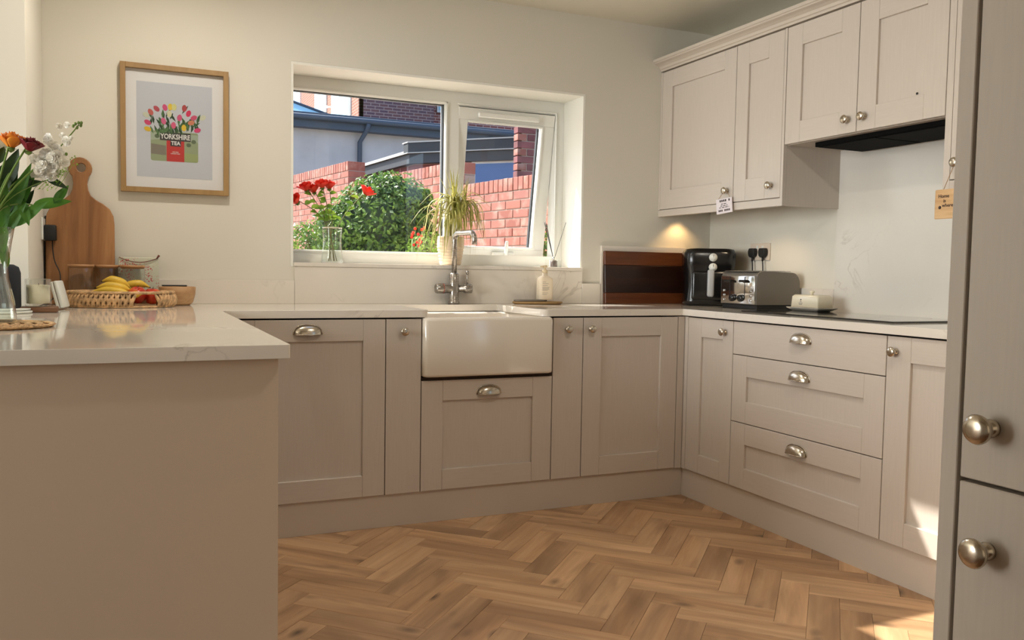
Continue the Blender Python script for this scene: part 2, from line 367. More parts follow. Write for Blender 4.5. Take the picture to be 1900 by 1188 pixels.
def text_mesh(txt, size, m, name, parent, mtx, bold=0.0, extrude=.0004):
    cu = bpy.data.curves.new('lettering', 'FONT'); cu.body = txt; cu.size = size; cu.align_x = 'CENTER'; cu.align_y = 'CENTER'; cu.extrude = extrude; cu.offset = bold; cu.resolution_u = 3
    t = bpy.data.objects.new('tmp', cu); COL.objects.link(t)
    me = bpy.data.meshes.new_from_object(t.evaluated_get(bpy.context.evaluated_depsgraph_get())); bpy.data.objects.remove(t)
    me.materials.clear(); me.materials.append(m); me.transform(wmat(parent).inverted() @ mtx)
    o = bpy.data.objects.new(name, me); COL.objects.link(o); o.parent = parent; return o
def instance(me, name, parent, loc=(0, 0, 0), rot=(0, 0, 0), sc=None):
    o = bpy.data.objects.new(name, me); COL.objects.link(o); o.parent = parent; o.location = loc; o.rotation_euler = rot
    if sc: o.scale = sc
    return o

# ------------------------------------------------------------------ dimensions
F = -.6195; R = 1.2908; W = 1.893; ZB = .1333; ZT = .848; TW = .883; TU = .853; U = 1.542; CZ = 2.362
WX0, WX1, WZ0, WZ1 = -.408, 1.069, 1.07, 1.954

# ------------------------------------------------------------------ room shell
b = MB(); b.prism([(-6.6, -.35), (2.2, -.35), (2.2, 3.0), (-6.6, 3.0)], 'y', 0, .30, holes=[[(WX0-.012, 1.0525), (WX1+.012, 1.0525), (WX1+.012, WZ1+.012), (WX0-.012, WZ1+.012)]])
struct('wall_back', b, M['wall'])
b = MB(); b.box((WX0-.0115, .0003, 1.0527), (WX0, .299, WZ1), 0).box((WX1+.0, .0003, 1.0527), (WX1+.0115, .299, WZ1)).box((WX0-.0115, .0003, WZ1), (WX1+.0115, .299, WZ1+.0115))
o = struct('trim_1', b, M['reveal'])
b = MB(); b.box((W, -4.6, -.35), (W+.3, .0, 3.0)); struct('wall_right', b, M['wall'])
b = MB(); b.box((-6.6, -.575, 0), (-1.4, -.0, 2.7), .004); struct('wall_left', b, M['wall'])
b = MB(); b.box((-6.9, -6.2, -.35), (-6.6, .3, 3.0)); struct('wall_side', b, M['wall'])
b = MB(); b.box((-2.3, -6.2, 0), (-2.15, -2.72, 2.45)); struct('added_shade_wall', b, M['wall'])  # unseen wall, added to keep the left lamp off the tall cupboard
b = MB(); b.box((-6.6, -6.5, -.3), (2.2, -6.2, 3.0)); struct('wall_rear', b, M['wall'])
b = MB(); b.box((.42, -4.6, 0), (.54, -3.16, 2.6)); struct('wall_front', b, M['wall'])
b = MB(); b.box((-6.6, -6.2, -.3), (2.2, 0, -.006)); struct('floor', b, M['mortar'] if False else mat('floor_screed', (120, 84, 54), .7))
# ceiling, slightly hipped towards the corner, with an unseen opening added to let sun onto the floor
b = MB(); T = 1.3; h = .05
HX0, HX1, HY0, HY1 = -.42, .22, -1.12, -.50
zt = CZ+h
def ctop(x, y): return CZ + h*min(1, min(W-x, -y)/T)
b.poly([(W, 0, CZ), (W-T, -T, zt), (W-T, -6.2, zt), (W, -6.2, CZ)])
xs = [-6.6, HX0, HX1, W-T, W]; 
b.poly([(-6.6, 0, CZ), (HX0, 0, CZ), (HX0, HY1, ctop(-1, HY1)), (-6.6, HY1, ctop(-1, HY1))])
b.poly([(HX0, 0, CZ), (HX1, 0, CZ), (HX1, HY1, ctop(-1, HY1)), (HX0, HY1, ctop(-1, HY1))])
b.poly([(HX1, 0, CZ), (W, 0, CZ), (W-T, -T, zt), (HX1, -T, zt)])
b.poly([(-6.6, HY1, ctop(-1, HY1)), (HX0, HY1, ctop(-1, HY1)), (HX0, -T, zt), (-6.6, -T, zt)])
b.poly([(HX0, HY0, ctop(-1, HY0)), (HX1, HY0, ctop(-1, HY0)), (HX1, -T, zt), (HX0, -T, zt)])
b.poly([(-6.6, -T, zt), (W-T, -T, zt), (W-T, -6.2, zt), (-6.6, -6.2, zt)])
z2 = 2.50
b.box((-6.6, HY1, CZ+.10), (2.2, .3, z2)).box((-6.6, -6.2, CZ+.10), (2.2, HY0, z2)).box((-6.6, HY0, CZ+.10), (HX0, HY1, z2)).box((HX1, HY0, CZ+.10), (2.2, HY1, z2))
struct('ceiling', b, M['ceil'])
b = MB()
for a, c in (((HX0-.02, HY1, 2.37), (HX1+.02, HY1+.02, 2.53)), ((HX0-.02, HY0-.02, 2.39), (HX1+.02, HY0, 2.53)), ((HX0-.02, HY0, 2.37), (HX0, HY1, 2.53)), ((HX1, HY0, 2.37), (HX1+.02, HY1, 2.53))): b.box(a, c)
wr = struct('added_roof_light', b, M['upvc']); MB().box((HX0, HY0, 2.51), (HX1, HY1, 2.516)).build('pane', M['glass'], wr)

# ---- herringbone oak floor, one object per plank
fl = bpy.data.objects['floor']
w = .0935; L4 = 4*w; q = w/math.sqrt(2); ox, oy = -.035-4*q, -1.337-6*q
pm = MB(); pm.box((.0004, .0004, -.006), (L4-.0004, w-.0004, 0), .0006); pme = pm.use(M['oakfloor']).mesh('plank')
cnt = 0
def inside(x, y): return -.98 < x < 1.50 and -3.2 < y < -.42
for k in range(-40, 40):
    for j in range(-8, 8):
        ax, ay = k+4*j, k-4*j
        for kind in (0, 1):
            lx, ly = (ax, ay) if kind == 0 else (ax+4, ay-3)          # H: 4x1 at (ax,ay);  V: 1x4
            cxl, cyl = (lx+2, ly+.5) if kind == 0 else (lx+.5, ly+2)
            wx, wy = ox+(cxl-cyl)*q, oy+(cxl+cyl)*q
            if not inside(wx, wy): continue
            if wx > -.1 and wx < 1.36 and wy < -3.0 : pass
            if kind == 0: p0 = (ox+(lx-ly)*q, oy+(lx+ly)*q); rot = PI/4
            else: p0 = (ox+(lx+1-ly)*q, oy+(lx+1+ly)*q); rot = PI*3/4
            instance(pme, 'plank', fl, (p0[0], p0[1], random.uniform(-.0004, .0004)), (0, 0, rot)); cnt += 1
print('planks', cnt)

# ---- window 1: frame, fixed pane, tilted top-hung sash
b = MB(); Y0, Y1 = .21, .275
b.box((WX0+.0005, Y0, 1.0705), (.3865, Y1, 1.132)).box((WX0+.0005, Y0, 1.886), (WX1-.0005, Y1, WZ1-.0005)).box((WX0+.0005, Y0, 1.132), (-.39, Y1, 1.886)).box((WX1-.055, Y0, 1.128), (WX1-.0005, Y1, 1.886))
b.box((.387, Y0, 1.128), (.463, Y1, 1.886)).box((.3865, Y0, 1.0705), (WX1-.0005, Y1, 1.128))
b.box((WX0, Y0-.012, 1.886), (.400, Y0, 1.898), .004).box((WX0, Y0-.012, 1.122), (.400, Y0, 1.134), .004).box((.388, Y0-.012, 1.12), (.400, Y0, 1.898), .004)
b.box((.452, Y0-.010, 1.890), (1.024, Y0, 1.900), .004).box((1.014, Y0-.010, 1.10), (1.024, Y0, 1.900), .004)
win = struct('window_1', b, M['upvc'])
MB().box((-.395, .240, 1.128), (.392, .246, 1.89)).build('pane', M['glass'], win)
MB().box((.380, .228, 1.13), (.3875, .252, 1.888)).box((-.39, .228, 1.882), (.387, .252, 1.887)).build('gasket', M['gasket'], win)
ss = bpy.data.objects.new('sash', None); COL.objects.link(ss); ss.parent = win; ss.location = (0, .232, 1.885); ss.rotation_euler = (math.radians(9.0), 0, 0)
def sb(fn, nm, m, par=win):
    bb = MB(); fn(bb); me = bb.use(m).mesh(nm) if not bb.mats else bb.mesh(nm)
    me.transform(Matrix.Translation((0, .232, 1.885)) @ Matrix.Rotation(math.radians(9.0), 4, 'X'))
    o = bpy.data.objects.new(nm, me); COL.objects.link(o); o.parent = par; return o
bpy.data.objects.remove(ss)
SX0, SX1, SZ = .462, 1.012, -.772
def sashf(bb):
    bb.use(M['upvc'])
    bb.box((SX0, -.03, SZ+.0452), (SX0+.052, .03, -.0622), .002).box((SX1-.066, -.03, SZ+.0452), (SX1, .03, -.0622), .002).box((SX0, -.03, -.062), (SX1, .03, 0), .002).box((SX0, -.03, SZ), (SX1, .03, SZ+.045), .002)
    bb.box((SX0+.052, -.038, -.075), (SX1-.066, -.02, -.062), .003).box((SX0+.045, -.038, SZ+.045), (SX1-.060, -.02, SZ+.058), .003).box((SX1-.078, -.038, SZ+.05), (SX1-.066, -.02, -.07), .003)
sash = sb(sashf, 'sash', M['upvc'])
sb(lambda bb: bb.use(M['upvc']).box((SX0+.10, -.052, -.045), (SX1-.10, -.03, -.018), .006), 'trickle_vent', M['upvc'], sash)
sb(lambda bb: bb.use(M['glass']).box((SX0+.05, -.003, SZ+.04), (SX1-.064, .003, -.06)), 'pane', M['glass'], sash)
sb(lambda bb: bb.use(M['gasket']).box((SX1-.088, -.006, SZ+.055), (SX1-.079, .012, -.076)), 'gasket', M['gasket'], sash)
def hnd(bb): bb.use(M['upvc']).box((.70, -.05, SZ+.008), (.83, -.03, SZ+.034), .008, seg=2).box((.765, -.064, SZ+.01), (.785, -.05, SZ+.095), .007, seg=2)
sb(hnd, 'handle', M['upvc'], sash)

# ------------------------------------------------------------------ stone: ledge, upstands, splash, worktop
b = MB(); b.box((WX0+.0005, .0005, 1.0528), (WX1-.0005, .2098, 1.07)).box((WX0+.002, -.024, 1.0522), (WX1+.004, .0002, 1.07), .0015); ld = b.build('window_ledge', M['quartz']); tag(rebase(ld), 'pale quartz ledge of the window, holding vase, potted plant and diffuser', 'ledge')
b = MB(); b.box((WX0+.004, -.020, TW), (WX1+.004, -.0005, 1.0515), .001); tag(rebase(b.build('splash_panel', M['quartz'])), 'pale quartz panel behind the tap, below the window ledge', 'splashback')
b = MB(); b.box((-1.399, -.020, TW), (WX0+.003, -.0005, .988), .001); tag(rebase(b.build('upstand', M['quartz'])), 'low quartz upstand on the wall behind the fruit basket and bowl', 'upstand')
b = MB(); b.box((WX1+.005, -.020, TW), (1.184, -.0005, .988), .001); tag(rebase(b.build('upstand', M['quartz'])), 'short quartz upstand between the tap panel and pale tall panel', 'upstand')
b = MB(); b.box((W-.020, -.945, TW), (W-.0005, -.022, .988), .001); tag(rebase(b.build('upstand', M['quartz'])), 'quartz upstand on the right wall behind the toaster', 'upstand')
b = MB(); b.box((W-.020, -1.80, TW), (W-.0005, -.946, 1.640), .001); tag(rebase(b.build('splashback', M['quartz2'])), 'tall glossy quartz splashback with grey flecks above the hob', 'splashback')
b = MB()
def arc(cx, cy, r, a0, a1, n=6): return [(cx+r*math.cos(math.radians(a0+(a1-a0)*i/n)), cy+r*math.sin(math.radians(a0+(a1-a0)*i/n))) for i in range(n+1)]
e = .0245; fy = F-e+.022; fx = R-.012
out = [(-1.399, -.0005), (-1.399, -.577), (-2.1, -.577), (-2.1, -2.068)] + [(-.775-.004, -2.068), (-.775, -2.064)] + [(-.775, fy-.012), (-.763, fy)]
out += arc(.032-.03, fy+.03, .03, -90, 0) + [(.032, -.13), (.545, -.13)] + arc(.545+.03, fy+.03, .03, 180, 270) + [(fx-.004, fy), (fx, fy-.004), (fx, -2.44), (W-.0005, -2.44), (W-.0005, -.0005)]
b.prism(out, 'z', TU, TW)
wt = b.build('worktop', M['quartz']); bv = wt.modifiers.new('edge', 'BEVEL'); bv.width = .003; bv.segments = 2; bv.limit_method = 'ANGLE'; bv.angle_limit = math.radians(40)
tag(wt, 'polished pale quartz worktop running round the kitchen and over the peninsula', 'worktop')

# ------------------------------------------------------------------ cabinet parts
KP = [(.0, 0), (.0100, 0), (.0105, .003), (.0075, .006), (.0055, .010), (.006, .015), (.0125, .0185), (.0165, .0225), (.0172, .026), (.0155, .029), (.009, .0315), (0, .0322)]
km = MB(); km.lathe(KP, n=28, cap=False); knob_me = km.use(M['nickel']).mesh('knob')
def cupmesh():
    m = MB(); a, bb, c = .052, .036, .026
    def f(u, v, k=1.0):
        th = PI*u; ph = PI/2*v; st = math.sin(th)**.75 if math.sin(th) > 0 else 0
        return Vector((-a*k*math.cos(th)*(1 if True else 0), -c*k*st*math.sin(ph)**.8-.001, bb*k*st*math.cos(ph)))
    m.use(M['nickel']); m.grid(lambda u, v: f(u, v), 24, 8); m.grid(lambda u, v: f(u, v, .93), 24, 8)
    pts = [Vector((-(a+.003)*math.cos(PI*i/24), -.0012, (bb+.003)*math.sin(PI*i/24)**.75)) for i in range(25)]
    m.tube(pts, .0022, 6); m.tube([f(i/24, 1, .985) for i in range(25)], .0018, 6)
    bmesh.ops.recalc_face_normals(m.bm, faces=m.bm.faces[:]); return m.mesh('cup_handle')
cup_me = cupmesh()
class Face:
    "maps (along, depth-out, z) on a cabinet front to the room"
    def __init__(s, kind, plane): s.k = kind; s.p = plane
    def box(s, mb, a0, a1, d0, d1, z0, z1, bev=.0014):
        if s.k == 'y': mb.box((min(a0, a1), s.p-d1, z0), (max(a0, a1), s.p-d0, z1), bev)
        else: mb.box((s.p-d1, min(a0, a1), z0), (s.p-d0, max(a0, a1), z1), bev)
    def knob(s, par, a, z, scale=1.0, label=None):
        w_ = wmat(par).inverted()
        loc = Vector((a, s.p, z)) if s.k == 'y' else Vector((s.p, a, z))
        o = instance(knob_me, 'knob', par, w_ @ loc, (PI/2, 0, 0) if s.k == 'y' else (PI/2, 0, -PI/2)); 
        if scale != 1: o.scale = (scale,)*3
        return o
    def cup(s, par, a, z):
        w_ = wmat(par).inverted(); loc = Vector((a, s.p, z)) if s.k == 'y' else Vector((s.p, a, z))
        return instance(cup_me, 'cup_handle', par, w_ @ loc, (0, 0, 0) if s.k == 'y' else (0, 0, -PI/2))
def front(face, parent, name, a0, a1, z0, z1, st=.085, rt=.085, rb=.085, slab=False, gap=.0018, st2=None):
    "shaker front: stiles and rails proud of a recessed panel; depth-out 0 is the face plane"
    lo, hi = min(a0, a1)+gap, max(a0, a1)-gap; z0 += gap; z1 -= gap
    m = MB(); mv = M['cab']; mh = M['cabx'] if face.k == 'y' else M['cabh']
    if slab:
        m.use(mv if (z1-z0) > (hi-lo) else mh); face.box(m, lo, hi, -.0195, 0, z0, z1, .0012); return m.build(name, None, parent)
    s2 = st2 or st
    m.use(mv); face.box(m, lo, lo+st, -.0195, 0, z0, z1); face.box(m, hi-s2, hi, -.0195, 0, z0, z1)
    m.use(mh); face.box(m, lo+st+.0003, hi-s2-.0003, -.0195, -.0002, z1-rt, z1); face.box(m, lo+st+.0003, hi-s2-.0003, -.0195, -.0002, z0, z0+rb)
    o = m.build(name, None, parent)
    p = MB(); p.use(mv); face.box(p, lo+st-.004, hi-s2+.004, -.017, -.0115, z0+rb-.004, z1-rt+.004, 0); p.build('panel', None, o)
    return o
def cabinet(name, label, face, a0, a1, z0, z1, depth, group=None, mt=None, dgap=.0005, cat='cabinet'):
    am = (a0+a1)/2
    loc = (am, face.p+.3, z0) if face.k == 'y' else (face.p+.3, am, z0)
    t = thing(name, label, cat, loc, group); m = MB(); m.use(M['cavity'])
    face.box(m, a0+dgap, a1-dgap if a1 > a0 else a1+dgap, -depth, -.0205, z0+.004, z1-.004, 0); m.build('carcass', None, t)
    return t
BK = Face('y', F); RF = Face('x', R); UF = Face('x', U)
G1 = 'base units along the window wall'; G2 = 'base units along the right wall'
t = cabinet('dishwasher_cabinet', 'wide base unit beside the peninsula, one door with cup handle', BK, -.75, -.15, ZB, ZT, .6, G1)
d = front(BK, t, 'door', -.75, -.15, ZB, ZT, .09); BK.cup(d, -.46, .790)
t = cabinet('pull_out_cabinet', 'narrow plain-fronted base unit left of the white sink', BK, -.15, 0, ZB, ZT, .6, G1)
d = front(BK, t, 'door', -.15, 0, ZB, ZT, slab=True); BK.knob(d, -.077, .797)
t = cabinet('sink_cabinet', 'low base unit under the white sink with one cup handle', BK, 0, .6, ZB, .594, .6, G1)
d = front(BK, t, 'door', 0, .6, ZB, .594, .092); BK.cup(d, .3, .528)
t = cabinet('pull_out_cabinet', 'narrow plain-fronted base unit right of the white sink', BK, .6, .75, ZB, ZT, .6, G1)
d = front(BK, t, 'door', .6, .75, ZB, ZT, slab=True); BK.knob(d, .667, .797)
t = cabinet('base_cabinet', 'base unit with shaker door and left knob, second right of the sink', BK, .75, 1.2535, ZB, ZT, .6, G1)
d = front(BK, t, 'door', .75, 1.2535, ZB, ZT, .092); BK.knob(d, .785, .797)
b = MB(); b.box((1.2545, F+.0008, ZB), (R-.0008, -.56, ZT)).box((R+.0006, -.646, ZB), (R+.02, F-.0, ZT)); b.box((R+.0006, F-.002, ZB), (R+.02, -.56, ZT))
tag(rebase(b.build('corner_post', M['cab'])), 'slim painted post in the inner corner between the two cupboard runs', 'post')
t = cabinet('base_cabinet', 'narrow shaker base unit in the corner, left of the drawers', RF, -.967, -.646, ZB, ZT, .5, G2)
d = front(RF, t, 'door', -.967, -.646, ZB, ZT, .068, st2=.098); RF.knob(d, -.915, .797)
y0, y1 = -1.773, -.967
t = cabinet('drawer_cabinet', 'wide unit of three drawers with cup handles under the hob', RF, y0, y1, ZB, ZT, .5, G2)
d = front(RF, t, 'drawer', y0, y1, .7055, ZT, slab=True); RF.cup(d, -1.367, .786)
d = front(RF, t, 'drawer', y0, y1, .417, .7055, .09, .088, .092); RF.cup(d, -1.367, .640)
d = front(RF, t, 'drawer', y0, y1, ZB, .417, .09, .088, .09); RF.cup(d, -1.365, .350)
t = cabinet('base_cabinet', 'shaker base unit right of the drawers, partly hidden by tall cupboard', RF, -2.42, -1.773, ZB, ZT, .5, G2)
d = front(RF, t, 'door', -2.42, -1.773, ZB, ZT, .09, st2=.097); RF.knob(d, -1.812, .795)
b = MB(); b.box((-.7514, F+.012, 0), (R+.0125, F+.03, ZB-.001)); tag(rebase(b.build('plinth', M['panel'])), 'painted plinth board below the window wall units', 'plinth')
b = MB(); b.box((R+.0125, -2.42, 0), (R+.03, F+.012, ZB-.001)); tag(rebase(b.build('plinth', M['panel'])), 'painted plinth board below the right wall drawers', 'plinth')
b = MB(); b.box((-.7965, F+.0008, .0), (-.7515, -.57, ZT)); tag(rebase(b.build('corner_post', M['cab'])), 'slim painted post between the peninsula and the dishwasher cabinet', 'post')
b = MB(); b.box((-.8025, -2.0255, ZB), (-.797, F-.002, TU-.002)); tag(rebase(b.build('side_panel', M['cab'])), 'painted side panel of the peninsula facing the right wall units', 'panel')
# peninsula
t = thing('peninsula_cabinet', 'peninsula unit with a plain painted end panel facing the room', 'cabinet', (-1.4, -1.3, 0))
MB().box((-2.05, -2.026, .0), (-.8032, -.66, TU-.001)).build('carcass', M['panel'], t)
MB().box((-2.08, -2.046, .0), (-.797, -2.027, TU-.001), .001).build('end_panel', M['endpanel'], t)

# sink
t = thing('sink', 'white ceramic butler sink with a deep plain front apron', 'sink', (.295, -.35, .6)); m = MB(); m.use(M['sink'])
def rrect(x0, x1, y0, y1, r, n=5):
    return arc(x1-r, y1-r, r, 0, 90, n)+arc(x0+r, y1-r, r, 90, 180, n)+arc(x0+r, y0+r, r, 180, 270, n)+arc(x1-r, y0+r, r, 270, 360, n)
def loft(m, loops):
    R_ = [[m.bm.verts.new(p) for p in lp] for lp in loops]; fs = []
    for A, B in zip(R_, R_[1:]):
        for k in range(len(A)): fs.append(m.bm.faces.new((A[k], A[(k+1) % len(A)], B[(k+1) % len(B)], B[k])))
    fs.append(m.bm.faces.new(R_[0][::-1])); fs.append(m.bm.faces.new(R_[-1])); m._fin(fs, True); return m
lps = []
for ins, z, r in ((.006, .609, .02), (.001, .613, .02), (0, .62, .02), (0, .838, .02), (.003, .847, .02), (.010, .8525, .02), (.018, .8525, .02), (.026, .849, .03), (.032, .84, .04), (.038, .66, .05), (.06, .635, .05)):
    lps.append([(x, y, z) for x, y in rrect(.003+ins, .589-ins, -.650+ins, -.19-ins, r)])
loft(m, lps).build('bowl', None, t); MB().lathe([(0, 0), (.04, 0), (.043, .003), (.02, .004), (0, .001)], (.296, -.42, .636)).build('drain', M['steel'], t)
MB().box((.003, F+.002, .5955), (.597, -.22, .606)).build('support_rail', M['cavity'], t)

# tap
t = thing('kitchen_tap', 'brushed steel tap with square swan neck and cross-shaped body behind the sink', 'tap', (.345, -.07, TW)); x, y = .345, -.065
m = MB(); m.lathe([(0, 0), (.027, 0), (.027, .012), (.0235, .016), (.0235, .07), (.0235, .145), (.019, .15), (0, .15)], (x, y, TW), 28); m.build('body', M['steel'], t)
MX = Matrix.Translation((x, y, .958)) @ Matrix.Rotation(PI/2, 4, 'Y')
MB().lathe([(0, -.093), (.021, -.093), (.024, -.088), (.024, -.045), (.0215, -.043), (.0215, -.02), (.0215, 0), (0, 0)], n=28, mtx=MX).build('temperature_dial', M['steel'], t)
MB().lathe([(.0246, -.058), (.0246, -.056)], n=28, mtx=MX, cap=False).build('red_ring', flat('red_mark', (190, 60, 50)), t, label='thin red ring')
hd = MB().lathe([(0, 0), (.0155, 0), (.0155, .05), (.021, .052), (.0225, .06), (.0225, .088), (.021, .09), (0, .09)], n=28, mtx=MX).build('handle', M['steel'], t)
MB().tube([(x+.068, y, .975), (x+.068, y, 1.04)], [.0045, .0052], 10).lathe([(0, 0), (.0075, 0), (.0075, .014), (.006, .017), (0, .017)], (x+.068, y, 1.027), 14).build('lever', M['steel'], hd)
sp = [Vector((x, y, 1.02)), Vector((x, y, 1.19))]; dirx = Vector((.16, -.987, 0)).normalized()
p0 = Vector((x, y, 1.222)); 
for i in range(1, 8):
    a = PI/2*i/7; sp.append(p0 + dirx*(.034*(1-math.cos(a))) + Vector((0, 0, -.034+.034*math.sin(a))))
e1 = p0 + dirx*.15; sp.append(e1)
for i in range(1, 8):
    a = PI/2*i/7; sp.append(e1 + dirx*(.034*math.sin(a)) + Vector((0, 0, -.034*(1-math.cos(a)))))
sp.append(sp[-1]+Vector((0, 0, -.022)))
MB().tube(sp, .0125, 16).build('spout', M['steel'], t)

# ------------------------------------------------------------------ wall cabinets on the right
GU = 'wall cabinets on the right wall'; UT = 2.1215; UB = 1.389
def wallcab(label, ya, yb, zb, doors, rail=True):
    t = thing('wall_cabinet', label, 'cabinet', (U+.18, (ya+yb)/2, zb), GU); m = MB(); m.use(M['cab'])
    m.box((U+.0205, ya, zb-(.036 if rail else 0)+(.0005)), (U+.038, yb, zb+.02)) if rail else None
    m.box((U+.021, ya+.0005, zb), (W-.0005, yb-.0005, UT+.004), 0).build('carcass', None, t)
    if rail: r_ = MB(); r_.use(M['cabh']).box((U+.002, ya, zb-.036), (U+.022, yb, zb-.001), .001); r_.build('light_rail', None, t)
    return t
t = wallcab('corner wall cabinet with wide and narrow doors, a small white sign hanging', -.955, -.0008, UB, 2)
MB().use(M['cab']).box((U+.001, -.0165, UB), (U+.02, -.001, UT)).build('filler', None, t)
MB().use(M['cab']).box((U+.001, -.9545, UB-.036), (U+.02, -.9405, UT)).box((U+.02, -.9545, UB-.036), (W-.001, -.9405, UB)).build('side_panel', None, t)
d = front(UF, t, 'door', -.622, -.0165, UB, UT, .088, .088, .1); UF.knob(d, -.583, 1.447)
d = front(UF, t, 'door', -.9405, -.622, UB, UT, .098, .1, .1, st2=.085); UF.knob(d, -.885, 1.447)
t = wallcab('short pair of doors above the hob, one door streaked and with a dark spot', -1.757, -.9555, 1.6165, 2, False)
d = front(UF, t, 'door', -1.3565, -.957, 1.6165, UT, .09, .09, .09, st2=.088); UF.knob(d, -1.315, 1.671)
d = front(UF, t, 'door', -1.7565, -1.3565, 1.6165, UT, .09, .09, .09); UF.knob(d, -1.397, 1.671)
MB().ball((U+.008, -1.628, 1.718), .0045, (.4, 1, 1)).build('mark', M['blackm'], d, label='small dark spot')
t = wallcab('wall cabinet right of the hood with a wooden sign on its knob', -2.40, -1.7575, UB, 1)
MB().use(M['cab']).box((U+.001, -1.784, UB-.036), (U+.02, -1.758, UT)).build('filler', None, t)
d = front(UF, t, 'door', -2.38, -1.784, UB, UT, .088); UF.knob(d, -1.818, 1.447)
b = MB(); prof = [(U+.021, 2.1265), (U-.004, 2.1265), (U-.006, 2.136), (U-.012, 2.139), (U-.016, 2.150), (U-.030, 2.158), (U-.046, 2.163), (U-.05, 2.168), (U-.055, 2.170), (U-.055, 2.184), (U+.021, 2.184)]
b.prism([(p[0], p[1]) for p in prof], 'y', -2.40, -.0008); tag(rebase(b.build('cornice', M['panel'])), 'stepped painted cornice moulding along the top of the wall cabinets', 'cornice')
t = thing('cooker_hood', 'flat black extractor hood under the short cabinet above the hob', 'hood', (1.72, -1.36, 1.59))
MB().box((1.60, -1.745, 1.596), (W-.022, -1.08, 1.6160), .002).build('housing', M['hoodm'], t)
MB().box((1.60, -1.40, 1.592), (W-.045, -1.10, 1.5955), .001).box((1.60, -1.73, 1.592), (W-.045, -1.41, 1.5955), .001).build('filter', M['hoodm'], t)

# tall cupboard close to the camera
TX = -.2; TF = Face('x', TX)
t = thing('tall_cupboard', 'tall painted cupboard close on the right edge with two large knobs', 'cupboard', (.1, -3.5, 0))
MB().use(M['cavity']).box((TX+.022, -3.82, .1), (.415, -3.209, 2.2)).build('carcass', None, t)
MB().use(M['cab']).box((TX+.0, -3.2065, .0), (.416, -3.185, 2.25), .001).build('end_panel', None, t)
def tfront(z0, z1):
    return front(TF, t, 'door', -3.81, -3.2095, z0, z1, .095, gap=.0015)
d = tfront(.814, 2.2); TF.knob(d, -3.249, .879, 1.0)
d = tfront(.11, .8125); TF.knob(d, -3.251, .739, 1.0)
MB().use(M['panel']).box((TX+.03, -3.81, 0), (TX+.05, -3.2095, .108)).build('plinth', None, t)

# ------------------------------------------------------------------ hob
t = thing('hob', 'flat black glass hob on the right worktop', 'hob', (1.62, -1.31, TW))
MB().box((1.40, -1.70, TW+.0003), (1.80, -.88, TW+.006), .001).build('glass_top', M['hob'], t)
for cx_, cy_, r_ in ((1.5, -1.08, .09), (1.69, -1.08, .07), (1.5, -1.5, .07), (1.69, -1.5, .09)): MB().lathe([(r_, 0), (r_+.0015, 0)], (cx_, cy_, TW+.0062), 40, cap=False).build('ring_marking', M['grey'], t)

# ------------------------------------------------------------------ things on the ledge
def petal_mesh(m, c, ax_, r, hh, ang, width, open_, curl, n=6, roll=.1):
    "a cupped petal around axis ax_ starting at c"
    ax_ = Vector(ax_).normalized(); a = ax_.orthogonal().normalized(); bb = ax_.cross(a)
    def f(u, v):
        th = ang + (u-.5)*width*(.35+.65*math.sin(PI*min(1, v*.85+.12))); k = v
        rad = r*(.25+.75*math.sin(min(1, k*1.15)*PI/2)) + open_*k*k
        z = hh*(k - .22*k*k*curl*(1)) - .12*hh*abs(u-.5)*k
        return Vector(c) + ax_*z + (a*math.cos(th)+bb*math.sin(th))*rad
    m.grid(f, n, n)
def rose_head(name, par, c, ax_, r, m1, layers=3, inner=None):
    m = MB(); m.use(m1)
    for L in range(layers+1):
        k = 3+L; rr = r*(.28+.72*L/layers)
        for i in range(k): petal_mesh(m, c, ax_, rr, r*(1.75-.22*L/layers), 2*PI*i/k+L*.7+random.uniform(-.2, .2), 2*PI/k*1.35, r*.42*(L/layers)**2, .3+.6*L/layers)
    o = m.build(name, None, par); so = o.modifiers.new('t', 'SOLIDIFY'); so.thickness = .0004
    g = MB(); g.use(M['stem']); g.ball(Vector(c)-Vector(ax_).normalized()*r*.05, r*.42, sub=1)
    for i in range(5):
        a_ = 2*PI*i/5; ax2 = Vector(ax_).normalized(); oa = ax2.orthogonal().normalized(); d_ = (oa*math.cos(a_)+ax2.cross(oa)*math.sin(a_))
        g.poly([Vector(c)+d_*r*.3+ax2.cross(d_)*r*.18, Vector(c)+d_*r*.3-ax2.cross(d_)*r*.18, Vector(c)+d_*r*.95-ax2*r*.15])
    g.build('sepal', None, o); return o
def leaf(par, base, direction, length, width, m, name='leaf', bend=.3, fold=.25, normal=(0, 0, 1), n=7, serr=0):
    d = Vector(direction).normalized(); nn = Vector(normal); side = d.cross(nn)
    if side.length < .05: side = d.orthogonal()
    side.normalize(); nn = side.cross(d).normalized(); mb = MB(); mb.use(m)
    def f(u, v):
        wv = width*math.sin(PI*min(.999, v**.8))**.85*(1-.25*v) + .0004
        x = (u-.5)*2
        return Vector(base) + d*length*v*(1-.15*bend*v) + nn*(-bend*length*v*v*.6 + abs(x)*wv*fold) + side*x*wv*.5
    mb.grid(f, 4, n); o = mb.build(name, None, par); return o
def bez(a, b_, c, n=10):
    a, b_, c = Vector(a), Vector(b_), Vector(c)
    return [a*(1-t)**2 + b_*2*t*(1-t) + c*t*t for t in [i/n for i in range(n+1)]]

